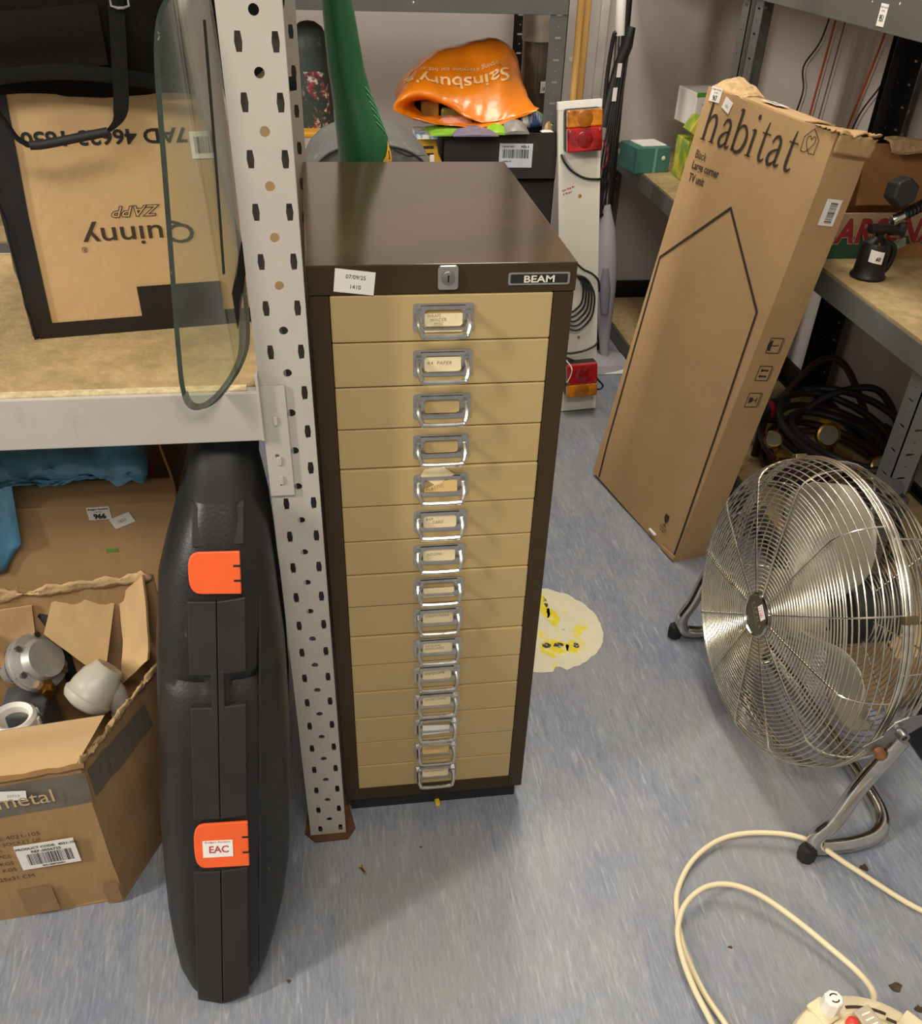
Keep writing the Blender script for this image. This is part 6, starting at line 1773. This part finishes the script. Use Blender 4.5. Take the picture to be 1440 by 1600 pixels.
MB().lathe([(0.0, 0.0), (0.002, 0.0), (0.002, 0.006), (0.0, 0.006)], 8, Matrix.Translation((1.002, 0.616, 0.676))).build('filler_screw', BRASS, bl)
def lamp_lab(i, j):
    a = -2.35 + i * 0.95; r = 0.0270
    return V((1.012 + r * math.cos(a), 0.640 + r * math.sin(a), 0.6145 + 0.034 + j * 0.021 - i * 0.004))
grid_sheet(lamp_lab, 10, 2).build('lot_label', PAPER, bl, smooth=0.9, label='white lot label')
tm = text_mesh('60', 0.009, 'CENTER', bold=0.0003); tm.transform(axes((1.0065, 0.6125, 0.651), (1, -0.1, -0.15), (0.15, 0, 1))); link('label_print', tm, INK, bl)
sp2 = MB().box((-0.014, -0.008, 0), (0.014, 0.008, 0.0015), axes((1.064, 0.655, 0.668), (0.9, 0.1, 0.25), (-0.25, 0, 0.9))).build('paper_tag', mat('grey_green_tag', '#7d8474', 0.7), bl)
# flexible gooseneck with a black head
gn = root('gooseneck_lamp', (1.06, 0.52, 0.614), 'black lamp head with a ribbed chrome gooseneck at the right edge of the shelf', 'lamp')
A_, B_ = V((1.000, 0.597, 0.7245)), V((1.085, 0.600, 0.768))
dv = (B_ - A_).normalized()
prof = [(0.0, 0.0), (0.0085, 0.0), (0.0085, 0.020)]
z = 0.020
while z < 0.10:
    prof += [(0.0075, z), (0.0102, z + 0.0018), (0.0102, z + 0.0040), (0.0075, z + 0.0058)]; z += 0.0066
prof += [(0.0, z)]
MB().lathe([(0.0, 0.0), (0.0085, 0.0), (0.0092, 0.002), (0.0085, 0.021), (0.0, 0.021)], 20, zaxis(A_, dv)).build('chrome_tip', CHROME, gn, smooth=0.6)
MB().lathe(prof[2:], 18, zaxis(A_, dv)).build('ribbed_neck', mat('dark_chrome', '#4a4a4c', 0.25, 0.9), gn, smooth=0.6)
MB().tube(smooth_path([A_ + dv * 0.10, A_ + dv * 0.13 + V((0.02, 0, 0)), V((1.17, 0.59, 0.74)), V((1.19, 0.58, 0.66)), V((1.19, 0.58, 0.625))], 6), 0.009, 12).build('stem', BLACK, gn, smooth=0.8)
MB().lathe([(0.0, 0), (0.05, 0), (0.05, 0.010), (0.012, 0.014), (0.0, 0.014)], 24, Matrix.Translation((1.19, 0.58, 0.6145))).build('base', BLACK, gn, smooth=0.6)
MB().prism(circle2(0, 0, 0.024, 6), 0.034, axes((1.000, 0.615, 0.770), (0.86, 0.1, 0.35), (-0.3, 0.1, 0.9))).build('lamp_head', BLACK, gn, bevel=0.003)

# black tray on the top shelf
bt_ = root('black_tray', (1.10, 0.70, 1.042), 'shallow black tray on the top right shelf', 'tray')
MB().box((0.958, 0.42, 1.0425), (1.28, 1.04, 1.048)).box((0.958, 0.42, 1.048), (0.964, 1.04, 1.10)).box((1.274, 0.42, 1.048), (1.28, 1.04, 1.10)).box((0.964, 0.42, 1.048), (1.274, 0.426, 1.10)).box((0.964, 1.034, 1.048), (1.274, 1.04, 1.10)).build('tray_body', BLACK, bt_)

# cables running down the right wall
OCB = mat('orange_cable', '#b8562c', 0.5, var=0.1)
wcs = [('orange_cable', OCB, 0.0030, [(1.345, 1.64, 1.10), (1.346, 1.645, 0.90), (1.346, 1.66, 0.70), (1.346, 1.66, 0.50)], 'thin orange cable on the right wall nearest the corner'),
       ('black_wire', CABLE, 0.0024, [(1.345, 1.66, 1.05), (1.346, 1.69, 0.88), (1.346, 1.76, 0.80), (1.346, 1.73, 0.74), (1.346, 1.77, 0.62)], 'wavy black wire on the right wall nearest the corner'),
       ('orange_cable', OCB, 0.0030, [(1.345, 1.36, 1.10), (1.346, 1.40, 0.88), (1.346, 1.45, 0.70), (1.346, 1.48, 0.5)], 'orange cable on the right wall beside the black post'),
       ('black_wire', CABLE, 0.0022, [(1.345, 1.30, 1.05), (1.346, 1.33, 0.85), (1.346, 1.42, 0.72), (1.346, 1.44, 0.5)], 'black wire on the right wall beside the orange cable'),
       ('grey_wire', mat('grey_wire', '#6f6662', 0.5), 0.0020, [(1.345, 1.58, 1.08), (1.346, 1.60, 0.80), (1.346, 1.62, 0.52)], 'thin grey wire hanging between the two orange cables'),
       ('grey_wire', mat('grey_wire', '#6f6662', 0.5), 0.0020, [(1.345, 1.27, 1.06), (1.346, 1.31, 0.85), (1.346, 1.36, 0.60)], 'thin grey wire on the right wall closest to the black post')]
for nm, mm, r_, P, lab in wcs:
    o = MB().tube(smooth_path(P, 6), r_, 6).build(nm, mm, smooth=0.8)
    tag(o, lab, 'cable')

# hoses, regulators and torch parts on the bottom shelf
HR = mat('dark_red_hose', '#3a1a1c', 0.5, var=0.2, scale=30)
HK = mat('black_hose', '#1e1c1d', 0.5, var=0.2, scale=30)
def coil(name, cx_, cy_, z_, R_, n, r_, m_, lab, seed, sq=1.0):
    P = []
    for i in range(n * 20 + 1):
        a = 2 * PI * i / 20 + seed
        rr = R_ + 0.012 * math.sin(a * 0.37 + seed) + 0.006 * (i / 20)
        P.append((cx_ + rr * math.cos(a), cy_ + rr * sq * math.sin(a), z_ + r_ + 0.018 * (i / 20) + 0.010 * math.sin(a * 1.3 + seed)))
    o = MB().tube(P, r_, 8).build(name, m_, smooth=0.9)
    tag(o, lab, 'hose')
coil('gas_hose', 1.165, 0.80, 0.098, 0.130, 4, 0.0085, HR, 'dark red gas hose coiled on the bottom right shelf', 0.3, 1.3)
coil('gas_hose', 1.150, 0.78, 0.180, 0.105, 3, 0.0085, HK, 'black gas hose coiled on top of the dark red one', 1.7, 1.4)
coil('gas_hose', 1.06, 0.55, 0.098, 0.075, 3, 0.0085, HK, 'black gas hose coiled behind the fan at the front of the bottom shelf', 0.9, 1.6)
o = MB().tube(smooth_path([(1.00, 0.98, 0.13), (1.10, 0.99, 0.20), (1.19, 1.02, 0.28), (1.25, 1.00, 0.28), (1.28, 0.90, 0.20), (1.29, 0.80, 0.13), (1.29, 0.7, 0.11)], 8), 0.0085, 9).build('gas_hose', HR, smooth=0.9)
tag(o, 'dark red hose arching in front of the rear shelf post', 'hose')
o = MB().tube(smooth_path([(1.02, 0.94, 0.18), (1.10, 0.92, 0.185), (1.20, 0.93, 0.24), (1.29, 0.90, 0.26), (1.32, 0.82, 0.20), (1.32, 0.76, 0.12)], 8), 0.0085, 9).build('gas_hose', HK, smooth=0.9)
tag(o, 'black hose arching to the right post above the coiled hoses', 'hose')
for nm, c_, d_, s_, lab in (('pressure_gauge', (1.098, 0.745, 0.232), (-0.15, -0.85, 0.45), 1.0, 'brass gas regulator with a round pressure gauge among the hoses'), ('pressure_gauge', (0.985, 0.765, 0.215), (-0.3, -0.6, 0.7), 0.75, 'small brass regulator beside the leaning carton'), ('pressure_gauge', (1.165, 0.63, 0.215), (-0.1, -0.7, 0.6), 0.8, 'dull brass regulator half hidden above the fan')):
    g_ = root(nm, (c_[0], c_[1], 0.10), lab, 'regulator')
    Mg = zaxis(c_, d_)
    MB().lathe([(0.0, -0.012 * s_), (0.024 * s_, -0.012 * s_), (0.026 * s_, 0), (0.026 * s_, 0.012 * s_), (0.022 * s_, 0.014 * s_), (0.021 * s_, 0.011 * s_), (0.0, 0.011 * s_)], 24, Mg).build('gauge_body', BRASS, g_, smooth=0.6)
    MB().lathe([(0.0205 * s_, 0.0113 * s_), (0.0, 0.0118 * s_)], 20, Mg).build('gauge_face', mat('grey_dial', '#5e584c', 0.3), g_)
    q = V(c_)
    MB().tube([q, q + V((0.02, 0.0, -0.03)) * s_, q + V((0.03, 0.0, -0.05)) * s_], 0.012 * s_, 8).build('regulator_body', BRASS, g_, smooth=0.7)
    MB().lathe([(0.0, 0), (0.013 * s_, 0), (0.013 * s_, 0.020 * s_), (0.009 * s_, 0.020 * s_), (0.009 * s_, 0.045 * s_), (0.0, 0.045 * s_)], 6, zaxis(q + V((0.022, -0.004, -0.038)) * s_, (0.8, -0.45, -0.3))).build('hex_nut', BRASS, g_)
    MB().tube([q + V((0.03, 0, -0.05)) * s_, (c_[0] + 0.03 * s_, c_[1], 0.10)], 0.010 * s_, 8).build('inlet_stem', BRASS, g_, smooth=0.7)
tc_ = root('torch_nozzle', (1.03, 0.90, 0.094), 'black torch handle with a red band beside the leaning carton', 'torch')
MB().tube([(0.985, 0.90, 0.205), (1.03, 0.91, 0.215), (1.085, 0.925, 0.222)], [0.020, 0.024, 0.017], 14).build('handle', BLACK, tc_, smooth=0.8)
MB().tube([(1.026, 0.909, 0.214), (1.038, 0.912, 0.2165)], 0.0255, 16).build('red_band', mat('red_rubber', '#8d2030', 0.5), tc_, smooth=0.6)
MB().tube([(1.03, 0.91, 0.20), (1.03, 0.91, 0.096)], 0.010, 8).build('stem', BLACK, tc_, smooth=0.8)
MB().tube([(0.985, 0.90, 0.205), (0.972, 0.88, 0.17), (0.968, 0.87, 0.12)], 0.006, 8).build('tip', BRASS, tc_, smooth=0.8)
yt = MB().prism([(0, 0), (0.035, 0.004), (0.040, 0.024), (0.022, 0.034), (0.004, 0.024)], 0.014, Matrix.Translation((1.255, 1.02, 0.0945)) @ Matrix.Rotation(0.3, 4, 'Z')).build('yellow_tag', mat('yellow_tag', '#d8b31e', 0.5, var=0.2, scale=60), bevel=0.003)
tag(yt, 'yellow plastic tag lying at the back of the bottom right shelf', 'tag')
# carton and black box at the near end, behind the fan
kb_ = root('cardboard_carton', (1.06, 0.20, 0), 'low brown carton on the floor behind the fan', 'box')
MB().box((0.965, 0.13, 0.0005), (1.15, 0.285, 0.125)).build('carton_body', CARD, kb_, bevel=0.003)
flap([(0.965, 0.131, 0.125), (1.15, 0.131, 0.125), (1.15, 0.20, 0.14), (0.965, 0.20, 0.14)], 0.003, 'top_flap', kb_, CARD2, bend=0.003)
flap([(1.15, 0.284, 0.125), (0.965, 0.284, 0.125), (0.965, 0.21, 0.138), (1.15, 0.21, 0.138)], 0.003, 'top_flap', kb_, CARD2, bend=0.003, seed=2)
kk = root('tool_box', (1.10, -0.02, 0), 'black plastic box at the right edge beside the fan stand', 'box')
MB().box((0.985, -0.10, 0.0005), (1.25, 0.075, 0.090)).build('box_body', BLACK, kk, bevel=0.006)
MB().box((0.982, -0.103, 0.090), (1.253, 0.078, 0.108)).build('lid', BLACK, kk, bevel=0.005)
